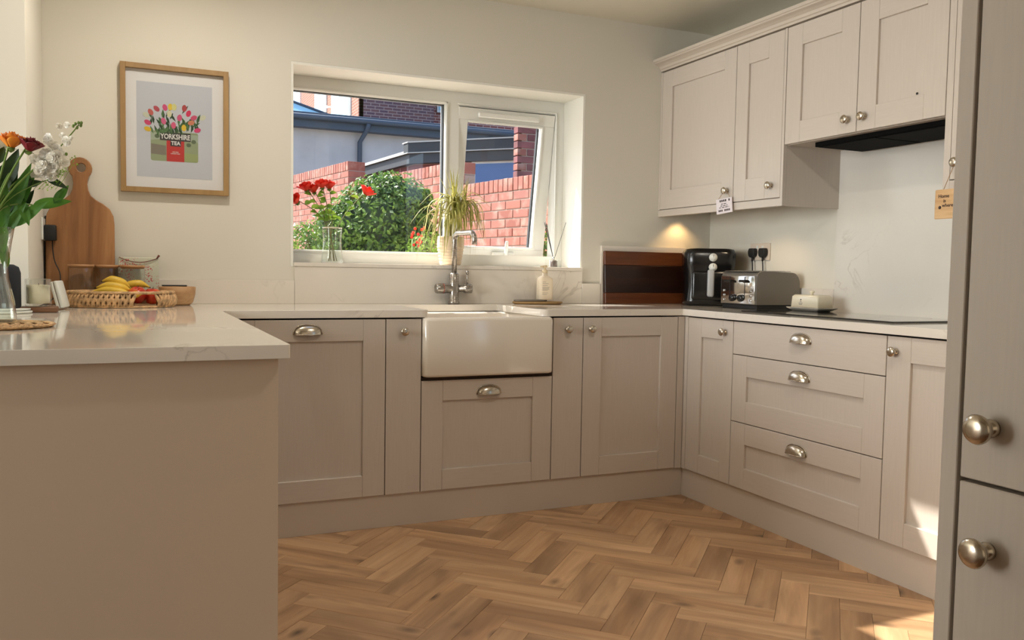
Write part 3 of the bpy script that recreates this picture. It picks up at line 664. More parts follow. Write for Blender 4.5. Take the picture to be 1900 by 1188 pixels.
# glass vase with red roses
VX, VY, VZ = -.212, .085, 1.0705
t = thing('glass_vase', 'small clear glass vase with water, holding red roses on the window ledge', 'vase', (VX, VY, VZ))
MB().lathe([(.0, .0), (.048, 0), (.052, .006), (.050, .03), (.044, .07), (.042, .11), (.046, .165)], (VX, VY, VZ), 28, cap=False).build('glass', M['cglass'], t)
MB().lathe([(0, .005), (.047, .006), (.048, .03), (.042, .07), (.041, .098), (0, .098)], (VX, VY, VZ), 24, cap=False).build('water', M['water'], t)
MB().lathe([(.0455, .163), (.0475, .165), (.0455, .167)], (VX, VY, VZ), 28, cap=False).build('rim', M['cream'], t)
rs = [(552, 372, 'leaning far left against the reveal'), (569, 349, 'second from the left'), (583, 353, 'half hidden behind its taller neighbours'), (598, 344, 'nearly upright'), (611, 346, 'tallest, right of the upright one'), (677, 358, 'alone on the right of the vase')]
for i, (u, v, d_) in enumerate(rs):
    p = at(u, v, y=.085+.018*((i % 3)-1)); base = Vector((VX+random.uniform(-.03, .03), VY+random.uniform(-.02, .02), VZ+.01))
    t = thing('red_rose', 'red rose in the ledge vase, '+d_, 'flower', base, 'red roses in the small glass vase')
    neck = Vector((VX+(p.x-VX)*.16, VY, VZ+.16)); c1 = base.lerp(neck, 1.0)
    pts = bez(base, base.lerp(neck, .6), neck, 5)[:-1] + bez(neck, neck+(neck-base).normalized()*.06+Vector((0, 0, .01)), p, 7)
    MB().tube(pts, .0017, 6).build('stem', M['twig'], t)
    ax_ = (pts[-1]-pts[-3]).normalized()+Vector((0, -.25, .5))
    rose_head('bloom', t, p-Vector((0, 0, .012)), ax_, .027 if i != 5 else .030, M['rosered'])
    for j in range(5):
        q_ = pts[(7, 9, 10, 8, 11)[j]]
        sd = -1 if (i+j) % 2 else 1
        leaf(t, q_, (sd*random.uniform(.5, 1), random.uniform(-.4, .2), random.uniform(0, .5)), random.uniform(.030, .046), .030, M['roseleaf'], bend=.3, normal=(random.uniform(-.3, .3), -.7, .7))

# dracaena in a ribbed pot
DX, DY, DZ = .376, .075, 1.0705
t = thing('potted_plant', 'spiky variegated plant with drooping leaves in a ribbed pot behind the tap', 'plant', (DX, DY, DZ))
pr_ = [(0, 0), (.048, 0), (.052, .004)]
for i in range(9): z_ = .01+i*.0145; rr = .054+.012*min(1, i/5); pr_ += [(rr, z_), (rr+.0022, z_+.007), (rr, z_+.0135)]
pr_ += [(.066, .142), (.062, .142), (.060, .125), (0, .122)]
MB().lathe(pr_, (DX, DY, DZ), 36, cap=False).build('pot', M['pot'], t)
MB().lathe([(0, .128), (.055, .126), (.06, .124)], (DX, DY, DZ), 20, cap=False).build('soil', M['soil'], t)
def blade_mesh(k):
    mb = MB(); mb.use(M['blade']); L = [.24, .30, .34, .22, .27, .20][k]; w_ = .0092
    a0, a1, vk = [(.35, 2.7, .45), (.30, 2.9, .38), (.45, 3.0, .42), (.2, .9, 1.0), (.5, 2.3, .7), (.08, .35, 1.0)][k]
    pts = []; x_ = z_ = 0; n_ = 18
    for i in range(n_+1):
        a = a0+(a1-a0)*min(1, (i/n_)/vk)**1.1; pts.append((x_, z_)); x_ += math.sin(a)*L/n_; z_ += math.cos(a)*L/n_
    def f(u, v):
        i = v*n_; i0 = min(n_-1, int(i)); fr = i-i0; px = pts[i0][0]*(1-fr)+pts[i0+1][0]*fr; pz = pts[i0][1]*(1-fr)+pts[i0+1][1]*fr
        ww = w_*(1-v**2.2)*(.6+.4*min(1, v*5)); return Vector((px, (u-.5)*ww, pz+abs(u-.5)*ww*.5))
    mb.grid(f, 2, n_); return mb.mesh('leaf')
blm = [blade_mesh(k) for k in range(6)]
rnd = random.Random(3)
def tuft(cx_, cy_, cz_, n_, r0, upr=.3):
    for i in range(n_):
        k = rnd.choice([0, 1, 2, 2, 1, 4]) if rnd.random() > upr else rnd.choice([3, 5, 5])
        a = rnd.uniform(0, 2*PI)
        if math.sin(a) > .35 : a = -a                                   # keep clear of the pane behind
        s_ = rnd.uniform(.75, 1.2)*(.8 if math.sin(a) < -.55 else 1)
        instance(blm[k], 'leaf', t, (cx_-DX+.006*math.cos(a), cy_-DY+.006*math.sin(a), cz_-DZ+rnd.uniform(-.02, .02)), (rnd.uniform(-.15, .15), rnd.uniform(-.2, .25), a), (s_, s_, s_))
MB().tube(bez((DX, DY, DZ+.12), (DX-.005, DY, DZ+.2), (DX+.005, DY-.015, DZ+.29)), .006, 8).tube(bez((DX+.02, DY, DZ+.12), (DX+.03, DY, DZ+.18), (DX+.055, DY-.02, DZ+.26)), .005, 8).build('trunk', M['twig'], t)
tuft(DX+.008, DY-.02, DZ+.285, 70, 0, .22); tuft(DX+.055, DY-.025, DZ+.265, 46, 0, .22); tuft(DX+.0, DY-.02, DZ+.22, 40, 0, .02)

# reed diffuser
BX, BY = .966, .10
t = thing('reed_diffuser', 'small reed diffuser with dark sticks at the right end of the ledge', 'diffuser', (BX, BY, 1.0702))
MB().box((BX-.038, BY-.028, 1.0702), (BX+.038, BY+.028, 1.112), .003).build('glass_block', M['cglass'], t)
MB().lathe([(0, 0), (.019, 0), (.020, .004), (.019, .03), (.009, .036), (0, .036)], (BX, BY-.001, 1.072), 20).build('bottle', mat('smoky_bottle', (96, 84, 78), .2), t)
MB().lathe([(0, 0), (.0085, 0), (.0085, .014), (.006, .014), (0, .013)], (BX, BY-.001, 1.110), 18).build('collar', M['chrome'], t)
for dx_, dz_, dy_ in ((-.060, .185, 0), (-.052, .182, .008), (-.056, .187, -.008), (-.045, .178, .004), (.066, .188, -.004)):
    MB().tube([(BX-dx_*.12, BY, 1.082), (BX+dx_, BY+dy_, 1.12+dz_)], .0013, 6).build('reed', M['blackm'], t)

# soap on a wooden tray behind the sink
t = thing('wooden_tray', 'small rough wooden tray behind the right of the sink', 'tray', (.785, -.085, TW))
b = MB(); b.lathe([(0, 0), (.125, 0), (.135, .004), (.138, .010), (.133, .014), (0, .0135)], (.785, -.085, TW+.0003), 30, sx=1, sy=.42); b.build('board', M['framewood'], t)
MB().lathe([(0, 0), (.088, 0), (.092, .004), (.088, .008), (0, .008)], (.745, -.085, TW+.0142), 28, sx=1, sy=.42).build('dish', M['toastside'], t, label='grey-brown inner dish')
sx_, sy_, sz_ = .822, -.086, TW+.0226
t = thing('soap_dispenser', 'cream pump bottle with small printed lines on the wooden tray', 'bottle', (sx_, sy_, sz_))
b = MB(); b.use(M['soap']); 
def bottle(m, c, prof, sq=.6):
    for_ = []
    for r_, z_ in prof: for_.append([(c[0]+x__, c[1]+y__*.72, c[2]+z_) for x__, y__ in rrect(-r_, r_, -r_, r_, r_*sq, 5)])
    loft(m, for_)
bottle(b, (sx_, sy_, sz_), [(.036, 0), (.0385, .003), (.0385, .095), (.036, .108), (.022, .118), (.013, .122), (.013, .135)]); b.build('bottle', None, t)
m = MB(); m.use(mat('beige_pump', (226, 206, 168), .4)); m.lathe([(0, 0), (.0135, 0), (.0135, .014), (.006, .016), (.006, .024), (.012, .025), (.012, .036), (.009, .038), (0, .038)], (sx_, sy_, sz_+.1352), 20)
m.tube([(sx_, sy_, sz_+.167), (sx_-.03, sy_-.012, sz_+.166)], [.006, .004], 10); m.build('pump', None, t)
for i, (l_, z_) in enumerate([(.020, .088), (.034, .080), (.028, .070), (.040, .062), (.036, .057), (.038, .052), (.030, .047), (.032, .034), (.026, .026)]):
    MB().box((sx_-.026, sy_-.0283, sz_+z_), (sx_-.026+l_, sy_-.0276, sz_+z_+.0016)).build('print_line', M['grey'], t)

# ------------------------------------------------------------------ picture
t = thing('picture_frame', 'oak-framed tulip print with a tea tin, left of the window', 'picture', (-.903, -.01, 1.352))
fx0, fx1, fz0, fz1 = -1.116, -.6885, 1.352, 1.882; fw_ = .021
for (a, c) in (((fx0, -.030, fz0), (fx0+fw_, -.001, fz1)), ((fx1-fw_, -.030, fz0), (fx1, -.001, fz1)), ((fx0+fw_, -.0299, fz1-fw_), (fx1-fw_, -.001, fz1)), ((fx0+fw_, -.0299, fz0), (fx1-fw_, -.001, fz0+fw_))):
    MB().box(a, c, .0008).build('frame_rail', M['framewood'], t)
MB().box((fx0+fw_, -.010, fz0+fw_), (fx1-fw_, -.006, fz1-fw_)).build('mount', M['mount'], t)
prt = MB().box((-1.054, -.0108, 1.418), (-.755, -.0101, 1.812)).build('print', M['print'], t)
MB().box((fx0+fw_, -.0225, fz0+fw_), (fx1-fw_, -.0215, fz1-fw_)).build('glass', M['glass'], t)
def pl(nm, pts, c, d=0, par=None):
    y_ = -.0109-.00012*(d+1); m = MB(); m.prism([(a, c_) for a, c_ in pts], 'y', y_, y_+.0001); return m.build(nm, c if not isinstance(c, tuple) else flat('print_ink', c), par or prt)
tx0, tx1, tz0, tz1 = -1.000, -.812, 1.487, 1.612
MX_ = lambda x, z: Matrix.Translation((x, -.0125, z)) @ Matrix.Rotation(PI/2, 4, 'X')
def rr2(x0, x1, z0, z1, r): return [(a, c_) for a, c_ in rrect(x0, x1, z0, z1, r, 3)]
tin = pl('tin', rr2(tx0, tx1, tz0, tz1, .008), (150, 158, 118))
pl('hills', [(tx0, 1.572), (-.96, 1.578), (-.92, 1.574), (-.86, 1.58), (tx1, 1.572), (tx1, 1.604), (tx0, 1.604)], (168, 176, 150), 1); pl('stone_wall', [(tx0+.001, 1.515), (-.94, 1.512), (-.94, 1.552), (tx0+.001, 1.558)], (128, 118, 100), 1); pl('field', [(-.868, 1.49), (tx1-.002, 1.49), (tx1-.002, 1.522), (-.868, 1.526)], (156, 164, 104), 1)
for x_, z_ in ((-.83, 1.575), (-.975, 1.59), (-.85, 1.56)): pl('tree', [(x_+.010*math.cos(k*PI/4), z_+.009*math.sin(k*PI/4)) for k in range(8)], (92, 106, 74), 2)
pl('red_panel', [(-.938, tz0), (-.868, tz0), (-.868, 1.575), (-.938, 1.575)], (196, 34, 28), 2)
pl('banner', [(-.964, 1.574), (-.842, 1.574), (-.842, 1.608), (-.964, 1.608)], (52, 44, 42), 3); pl('banner', [(-.923, 1.551), (-.881, 1.551), (-.881, 1.575), (-.923, 1.575)], (52, 44, 42), 4)
wh = flat('print_white', (238, 232, 222))
text_mesh('YORKSHIRE', .0255, wh, 'lettering', prt, MX_(-.903, 1.590) @ Matrix.Diagonal((.88, 1.15, 1, 1)), .0007); text_mesh('TEA', .0215, wh, 'lettering', prt, MX_(-.902, 1.5635) @ Matrix.Diagonal((.95, 1, 1, 1)), .0006)
text_mesh("Let's have\na proper brew", .0068, wh, 'lettering', prt, MX_(-.903, 1.524) @ Matrix.Diagonal((.9, 1, 1, 1)), .0001)
def fp(px, pz): return (-1.054+(px-222)/572*.299, 1.812-(pz-240-(px-222)*.10)/735*.394)     # from the zoomed print
rn = random.Random(5)
for i in range(70):
    x_ = rn.uniform(320, 690); z_ = 640-abs(rn.gauss(0, 62)); z_ = max(z_, 470); cx_, cz_ = fp(x_, z_); a = math.radians(rn.uniform(50, 130)+(500-x_)*.1); L = rn.uniform(.014, .024); w_ = .0052
    c_ = [(40, 66, 34), (58, 92, 48), (84, 118, 66)][rn.randrange(3)]
    pl('painted_leaf', [(cx_-L*math.cos(a), cz_-L*math.sin(a)), (cx_+w_*math.sin(a), cz_-w_*math.cos(a)), (cx_+L*math.cos(a), cz_+L*math.sin(a)), (cx_-w_*math.sin(a), cz_+w_*math.cos(a))], c_, 5+rn.random()*1.0)
for i, (x_, z_, c_, rot) in enumerate([(303, 562, (214, 70, 110), 60), (303, 613, (226, 180, 40), 70), (326, 483, (198, 96, 84), 30), (370, 458, (186, 76, 86), 45), (292, 503, (208, 204, 176), 60), (433, 450, (218, 80, 120), 15), (474, 446, (232, 196, 60), 0), (503, 448, (222, 214, 140), 0), (466, 500, (220, 212, 170), 0), (422, 555, (220, 96, 134), 15), (497, 590, (222, 92, 124), 0), (543, 532, (216, 84, 120), -10), (580, 458, (178, 66, 66), -5), (612, 500, (222, 50, 90), -20), (652, 535, (210, 80, 110), -60), (632, 574, (212, 128, 92), -70), (576, 612, (232, 190, 50), 0), (680, 634, (216, 66, 112), -70), (722, 536, (214, 210, 178), -50)]):
    cx_, cz_ = fp(x_, z_-(0)); a0 = math.radians(rot); pts = []
    for k in range(12):
        th = 2*PI*k/12; ex_, ez_ = .0098*math.sin(th)*(1 if math.cos(th) < .7 else .8), .0145*math.cos(th)
        pts.append((cx_+ex_*math.cos(a0)-ez_*math.sin(a0), cz_+ex_*math.sin(a0)+ez_*math.cos(a0)))
    pl('painted_tulip', pts, c_, 7+i*.06)

# ------------------------------------------------------------------ left worktop things
# long-handled board leaning on the wall
def board_outline():
    cx_ = -1.266; R_ = []
    half = [(0, .884), (.118, .884), (.126, .892), (.126, .95), (.1255, 1.21), (.122, 1.245), (.108, 1.275), (.082, 1.297), (.056, 1.312), (.038, 1.328), (.029, 1.350), (.026, 1.375), (.028, 1.392)]
    for i in range(9):
        a = math.radians(-48+138*i/8); half.append((.044*math.cos(a) if i < 8 else 0, 1.437+.045*math.sin(a)))
    r = [(cx_+x_, z_) for x_, z_ in half]; l = [(cx_-x_, z_) for x_, z_ in half[1:-1]][::-1]
    return r+l
t = thing('wooden_board', 'long-handled wooden serving board leaning on the wall behind the fruit', 'board', (-1.266, -.06, TW))
hole = [(-1.262+.0165*math.cos(2*PI*k/14), 1.440+.0185*math.sin(2*PI*k/14)) for k in range(14)]
tilt = Matrix.Translation((0, -.078, .884)) @ Matrix.Rotation(math.radians(-4.8), 4, 'X') @ Matrix.Translation((0, 0, -.884))
m = MB(); m.prism(board_outline(), 'y', 0, .018, holes=[hole], mtx=tilt); o = m.build('board', M['acacia'], t); bv = o.modifiers.new('b', 'BEVEL'); bv.width = .003; bv.limit_method = 'ANGLE'; bv.segments = 2
b = MB(); b.box((-1.397, -.034, .8835), (-1.300, -.0215, 1.238), .003); tag(rebase(b.build('slate_board', mat('slate', (62, 60, 54), .6))), 'thin dark board standing in the corner behind the wooden serving board', 'board')
# socket + plug on the nib wall
t = thing('wall_socket', 'white socket on the left wall end, seen nearly edge-on', 'socket', (-1.4, -.09, 1.14))
MB().box((-1.3998, -.150, 1.139), (-1.393, -.03, 1.226), .002).build('plate', M['whitep'], t)
t = thing('black_plug', 'square black plug with cable in the socket beside the wooden board', 'plug', (-1.36, -.09, 1.14))
MB().box((-1.3925, -.118, 1.137), (-1.350, -.062, 1.199), .005, seg=2).build('plug_body', M['blackm'], t)
MB().tube(bez((-1.365, -.09, 1.138), (-1.365, -.10, 1.06), (-1.345, -.12, 1.03), 8)+bez((-1.345, -.12, 1.03), (-1.325, -.13, .99), (-1.345, -.2, .93), 8)[1:]+bez((-1.345, -.2, .93), (-1.36, -.3, .885), (-1.43, -.60, .888), 8)[1:], .0022, 8).build('cable', M['blackm'], t)
# three jars
for i, (x_, y_, d_) in enumerate([(-1.262, -.135, 'leftmost jar, empty, in front of the wooden board'), (-1.172, -.105, 'middle jar, half hidden by its neighbours and the bananas'), (-1.076, -.12, 'right jar, in front of the floral box')]):
    r_ = .0475; t = thing('glass_jar', 'glass storage jar with wooden lid, '+d_, 'jar', (x_, y_, TW), 'glass jars behind the fruit basket')
    MB().lathe([(0, 0), (r_-.002, 0), (r_, .003), (r_, .148), (r_-.003, .150)], (x_, y_, TW+.0005), 30, cap=False).build('glass', M['cglass'], t)
    MB().lathe([(0, 0), (r_-.004, 0), (r_-.004, .004), (r_+.001, .005), (r_+.001, .014), (0, .014)], (x_, y_, TW+.148), 30).build('lid', M['lidwood'], t)
t = thing('floral_box', 'pale card box with red floral print and a cord handle behind the jars', 'box', (-1.05, -.05, TW))
MB().box((-1.128, -.075, TW+.0005), (-.974, -.022, 1.078), .002).build('carton', M['floral'], t)
MB().tube(bez((-1.125, -.078, 1.078), (-1.055, -.085, 1.040), (-.982, -.078, 1.074), 12), .0018, 6).tube([(-.982, -.078, 1.074), (-.972, -.076, 1.088)], [.002, .005], 8).build('cord', mat('brown_cord', (112, 66, 54), .9), t)
# wooden bowl
t = thing('wooden_bowl', 'small light wooden bowl right of the fruit basket', 'bowl', (-.905, -.13, TW))
MB().lathe([(0, 0), (.050, 0), (.062, .012), (.071, .045), (.073, .074), (.070, .076), (.067, .072), (.058, .02), (0, .008)], (-.905, -.13, TW+.0005), 32, cap=False).build('bowl', M['bowlwood'], t)
b = MB(); b.box((-.965, -.165, .9610), (-.868, -.120, .9665), .002); tag(rebase(b.build('glasses_case', M['blackm'])), 'slim black case lying across the top of the wooden bowl', 'case')

# woven basket
BXc, BYc, RX, RY = -1.115, -.275, .186, .135
t = thing('woven_basket', 'low oval woven basket holding bananas and apples', 'basket', (BXc, BYc, TW))
MB().lathe([(0, 0), (1, 0), (1.0, .006), (0, .006)], (BXc, BYc, TW+.0005), 48, sx=RX, sy=RY).build('base', M['seagrass'], t)
NS = 64
def gap(a): return math.radians(-76) < a < math.radians(-48)      # the open handhold in the front
def ell(a, k=1.0): return BXc+RX*k*math.cos(a), BYc+RY*k*math.sin(a)
sm = MB()
for i in range(NS):
    a = -PI+2*PI*i/NS
    for kk, (s_, ko) in enumerate(((1, 1.03), (-1, 1.015))):
        a1 = a+kk*PI/NS
        if gap(a1): continue
        pts = []
        for j in range(6):
            v = j/5; aa = a1+s_*(v-.5)*2*PI/NS*1.35; x_, y_ = ell(aa, ko+.03*math.sin(PI*v)); pts.append((x_, y_, TW+.005+.048*v))
        sm.use(M['seagrass']).tube(pts, [.003, .0062, .0072, .0072, .006, .003], 6)
wv = sm.build('woven_strands', None, t); wv['kind'] = 'stuff'
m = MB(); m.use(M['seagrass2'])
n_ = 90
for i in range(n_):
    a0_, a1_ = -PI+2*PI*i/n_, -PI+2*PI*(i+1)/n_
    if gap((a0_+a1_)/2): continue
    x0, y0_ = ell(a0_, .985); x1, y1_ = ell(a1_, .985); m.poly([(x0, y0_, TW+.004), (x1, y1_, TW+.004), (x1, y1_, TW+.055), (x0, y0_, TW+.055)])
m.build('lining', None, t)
for z_, r_ in ((TW+.0575, .0058), (TW+.0045, .0045)):
    pts = [(*ell(2*PI*i/72, 1.02), z_) for i in range(73)]; MB().tube(pts, r_, 8, cap=False).build('rim', M['seagrass'], t)
# fruit
def banana(label, p0, p1, sag, r_=.0165, stem_first=True, side=(0, -.3, 1)):
    p0, p1 = Vector(p0), Vector(p1); mid = (p0+p1)/2+Vector(side).normalized()*sag*2
    pts = bez(p0, mid, p1, 14); t = thing('banana', label, 'fruit', ((p0+p1)/2), 'bananas in the woven basket')
    rad = [r_*(.28+.72*min(1, i/3.2))*(1 if i < 10 else max(.22, 1-(i-9.5)/5.2)) for i in range(15)]
    MB().tube(pts, rad, 7).build('skin', M['banana'], t)
    MB().tube([pts[-1], pts[-1]+(pts[-1]-pts[-2])*.7], [rad[-1], rad[-1]*.6], 6).build('tip', M['bananat'], t)
    st = MB(); st.tube([pts[0], pts[0]-(pts[1]-pts[0])*.9], [rad[0], rad[0]*.85], 6).build('stalk', M['bananag'], t)
B = lambda u, v, y: at(u, v, y=y)
banana('topmost banana of the bunch in the basket', B(240, 534, -.27), B(190, 522, -.27), .016, .0165)
banana('second banana from the top of the bunch', B(243, 541, -.30), B(179, 534, -.30), .014, .0165)
banana('lowest banana of the bunch, along the left rim', B(246, 549, -.33), B(168, 543, -.31), .013, .016)
banana('single banana lying right of the bunch over the apples', B(228, 535, -.22), B(277, 533, -.22), .016, .0165)
banana('green-stalked banana seen through the basket handhold', B(262, 546, -.36), B(228, 556, -.365), .006, .0135)
def apple(label, c, r_=.034):
    t = thing('apple', label, 'fruit', c, 'apples in the woven basket')
    MB().lathe([(.002, -.78), (.35, -.88), (.7, -.68), (.96, -.2), (1.0, .15), (.88, .6), (.55, .86), (.22, .82), (.02, .62)], n=20, cap=False, mtx=Matrix.Translation(c) @ Matrix.Rotation(random.uniform(-.5, .5), 4, 'X') @ Matrix.Scale(r_, 4)).build('flesh', M['apple'], t)
    MB().tube([(c[0], c[1], c[2]+r_*.6), (c[0]+.003, c[1], c[2]+r_*1.1)], .0014, 5).build('stalk', M['bananat'], t)
apple('red and yellow apple seen through the basket handhold', B(255, 548, -.315))
apple('dark red apple at the right end of the basket', B(283, 550, -.28), .034)
apple('apple between the bananas, nearly hidden in the basket', B(222, 556, -.24), .034)
# timer
t = thing('white_device', 'small white rounded device tilted back on the worktop left of the basket', 'device', (-1.31, -.50, TW))
mt_ = Matrix.Translation((-1.318, -.47, TW+.0005)) @ Matrix.Rotation(math.radians(-10), 4, 'Z') @ Matrix.Rotation(math.radians(-14), 4, 'Y')
MB().box((.002, -.045, .002), (.014, .045, .100), .005, mtx=mt_, seg=2).build('face', M['whitep'], t); MB().box((.0145, -.045, .002), (.027, .045, .100), .005, mtx=mt_, seg=2).build('back', M['whitep'], t)
MB().box((.013, -.043, .004), (.0155, .043, .098), 0, mtx=mt_).build('seam', M['grey'], t)
# candle on dark tray
cx_, cy_ = -1.366, -.665
t = thing('candle_tray', 'dark wooden slab under the glass candle', 'tray', (cx_, cy_, TW)); MB().box((cx_-.057, cy_-.04, TW+.0003), (cx_+.057, cy_+.04, TW+.019), .004, seg=2).build('slab', M['traywood'], t)
t = thing('candle', 'cream candle in a thick clear glass on a dark wooden slab', 'candle', (cx_, cy_, TW+.02))
MB().lathe([(0, 0), (.036, 0), (.040, .004), (.040, .090), (.0375, .092), (.0365, .088), (.0365, .010), (0, .009)], (cx_-.002, cy_, TW+.0195), 32, cap=False).build('glass', M['cglass'], t)
MB().lathe([(0, 0), (.034, 0), (.0355, .003), (.0355, .062), (0, .061)], (cx_-.002, cy_, TW+.0295), 30).build('wax', M['wax'], t)
MB().tube([(cx_, cy_, TW+.09), (cx_, cy_, TW+.098)], .001, 5).build('wick', M['bananat'], t)
# smart speaker on white base, at the left edge
t = thing('speaker', 'dark cloth-covered round-shouldered speaker behind the vase of mixed flowers', 'speaker', (-1.47, -.70, TW))
MB().lathe([(0, 0), (.052, 0), (.056, .006), (.056, .115), (.050, .134), (.035, .142), (0, .144)], (-1.470, -.70, TW+.0165), 32).build('body', M['speaker'], t)
MB().lathe([(0, 0), (.072, 0), (.075, .003), (.075, .007), (.06, .009), (.06, .0095), (.07, .011), (.07, .015), (0, .016)], (-1.455, -.72, TW+.0003), 36).build('base', M['whitep'], t)
# woven mat + tall vase + bouquet
MXc, MYc = -1.43, -1.40
t = thing('woven_mat', 'round braided seagrass mat under the glass vase at the left edge', 'mat', (MXc, MYc, TW))
MB().lathe([(0, 0), (.155, 0), (.155, .003), (0, .003)], (MXc, MYc, TW+.0003), 40).build('backing', M['seagrass'], t)
sm = MB(); sm.use(M['seagrass'])
for ring in range(5):
    rr = .158-.027*ring; n_ = int(2*PI*rr/.016)
    for i in range(n_):
        a = 2*PI*i/n_
        for s_ in (1, -1):
            p = [(MXc+(rr+s_*.006*(1-2*v))*math.cos(a+(v-.5)*2*PI/n_*1.6), MYc+(rr+s_*.006*(1-2*v))*math.sin(a+(v-.5)*2*PI/n_*1.6), TW+.0062+.001*s_*math.sin(PI*v)) for v in (0, .33, .66, 1)]
            sm.tube(p, [.0025, .0048, .0048, .0025], 5, flat=.55)
o = sm.build('braid', None, t); o['kind'] = 'stuff'
VX2, VY2, VZ2 = -1.418, -1.34, TW+.0115
t = thing('flower_vase', 'tall square-based clear glass vase at the left edge with water', 'vase', (VX2, VY2, VZ2))
lps = [[(VX2+x_, VY2+y_, VZ2+z_) for x_, y_ in rrect(-r_, r_, -r_, r_, r_*.45, 4)] for r_, z_ in ((.050, 0), (.052, .004), (.048, .05), (.036, .11), (.034, .14), (.044, .21), (.050, .245))]
m = MB(); m.use(M['cglass']); R_ = [[m.bm.verts.new(p) for p in lp] for lp in lps]
for A_, B_ in zip(R_, R_[1:]): m._fin([m.bm.faces.new((A_[k], A_[(k+1) % len(A_)], B_[(k+1) % len(B_)], B_[k])) for k in range(len(A_))], True)
m.bm.faces.new(R_[0][::-1]); g_ = m.build('glass', None, t); so = g_.modifiers.new('s', 'SOLIDIFY'); so.thickness = .0035; so.offset = 1
MB().lathe([(0, .004), (.045, .004), (.043, .05), (.031, .11), (.030, .145), (0, .145)], (VX2, VY2, VZ2), 24, cap=False).build('water', M['water'], t)
YB = -1.30
mouth = Vector((VX2+.005, VY2, VZ2+.235))
def stem_to(t, p, rad=.0026, m=M['stem'], lean=.08, nm='stem'):
    pts = [Vector((VX2+(VX2-p.x)*.10, VY2, VZ2+.02)), Vector((VX2+(p.x-VX2)*.02, VY2, VZ2+.14))] + bez(mouth+(p-mouth)*.06, mouth+Vector((0, 0, lean)), p, 8)
    MB().tube(pts, rad, 7).build(nm, m, t); return pts
p = at(20, 262, y=YB); t = thing('orange_rose', 'orange and yellow rose at the left edge, top of the bouquet', 'flower', (VX2, VY2, VZ2+.02)); stem_to(t, p); rose_head('bloom', t, p-Vector((0, 0, .018)), (.1, -.15, 1), .027, M['roseorange'])
p = at(3, 266, y=YB+.05); t = thing('white_flower', 'white bloom cut by the left edge behind the orange rose', 'flower', (VX2, VY2, VZ2+.02)); stem_to(t, p); rose_head('bloom', t, p-Vector((0, 0, .018)), (-.1, -.15, 1), .026, M['whitepetal'])
p = at(53, 268, y=YB-.01); t = thing('crimson_rose', 'dark crimson rose right of the orange rose', 'flower', (VX2, VY2, VZ2+.02)); stem_to(t, p); rose_head('bloom', t, p-Vector((0, 0, .018)), (.3, -.2, 1), .024, M['rosedark'])
# white stock: spike of small frilled florets
def floret(par, c, r_, ax_):
    m = MB(); m.use(M['whitepetal']); ax_ = Vector(ax_).normalized(); oa = ax_.orthogonal().normalized(); ob = ax_.cross(oa)
    for L in range(3):
        for i in range(5):
            th = 2*PI*i/5+L*.7; rr = r_*(1-.25*L); ph = random.uniform(0, 6)
            def f(u, v):
                a_ = th+(u-.5)*1.5*(.3+.7*v); q_ = rr*v
                return Vector(c)+(oa*math.cos(a_)+ob*math.sin(a_))*q_+ax_*(r_*(.25*L+.25)*v+r_*.14*math.sin(u*9+ph)*v)
            m.grid(f, 6, 3)
    return m.build('floret', None, par)
t = thing('white_stock', 'frilly white stock flowers leaning right with green buds at the tip', 'flower', (VX2, VY2, VZ2+.02))
top = at(146, 232, y=YB+.01); p = at(100, 285, y=YB); pts = stem_to(t, p); MB().tube(bez(p, at(122, 262, y=YB), top, 6), .0018, 6).build('stem', M['stem'], t)
rn = random.Random(11)
for (u, v) in [(75, 302), (84, 287), (95, 300), (104, 289), (88, 312), (72, 316), (100, 312), (82, 325), (95, 326), (66, 299), (107, 276), (98, 270), (92, 259), (112, 287), (118, 300), (107, 302), (125, 262), (116, 252), (131, 258), (109, 234), (125, 232), (80, 296), (90, 306), (98, 294), (86, 318), (78, 308), (102, 283), (110, 295), (93, 287), (70, 324), (104, 319)]:
    floret(t, at(u, v, y=YB+rn.uniform(-.02, .02)), rn.uniform(.013, .018) if v > 258 else .009, (rn.uniform(-1, 1), -1, rn.uniform(-.4, 1)))
for (u, v) in [(140, 230), (146, 228), (150, 233), (143, 237), (151, 228), (136, 234), (123, 286)]: MB().ball(at(u, v, y=YB+.01), .0042, (1, 1, 1.3), 1).build('bud', M['stem'], t)
# foliage sprays
def foliage(label, specs, tip):
    t = thing('foliage_stem', label, 'foliage', (VX2, VY2, VZ2+.02)); stem_to(t, at(*tip, y=YB+.01), .0022)
    for (u0, v0, u1, v1, w_, mk, dy) in specs:
        a_, c_ = at(u0, v0, y=YB), at(u1, v1, y=YB+dy); leaf(t, a_, c_-a_, (c_-a_).length, w_/695, M[mk], bend=.12, fold=.18, normal=(.1, -1, .3), n=10)
    return t
foliage('broad green leaf spray reaching right in front of the wooden board', [(20, 420, 88, 372, 26, 'tulipleaf', -.03), (60, 382, 134, 372, 24, 'tulipleaf', .0), (100, 378, 128, 342, 18, 'tulipleaf', .02), (84, 330, 128, 350, 15, 'leafdk', .0), (38, 372, 54, 418, 20, 'tulipleaf', -.04)], (60, 380))
foliage('tall pale green leaves in the middle of the bouquet', [(14, 405, 58, 300, 26, 'tulipleaf', -.02), (22, 405, 70, 302, 22, 'tulipleaf', .01), (5, 440, 48, 375, 20, 'tulipleaf', -.03), (0, 440, 12, 335, 26, 'tulipleaf', -.04), (0, 415, 6, 470, 26, 'tulipleaf', -.05), (12, 500, 3, 430, 18, 'tulipleaf', -.02)], (50, 320))
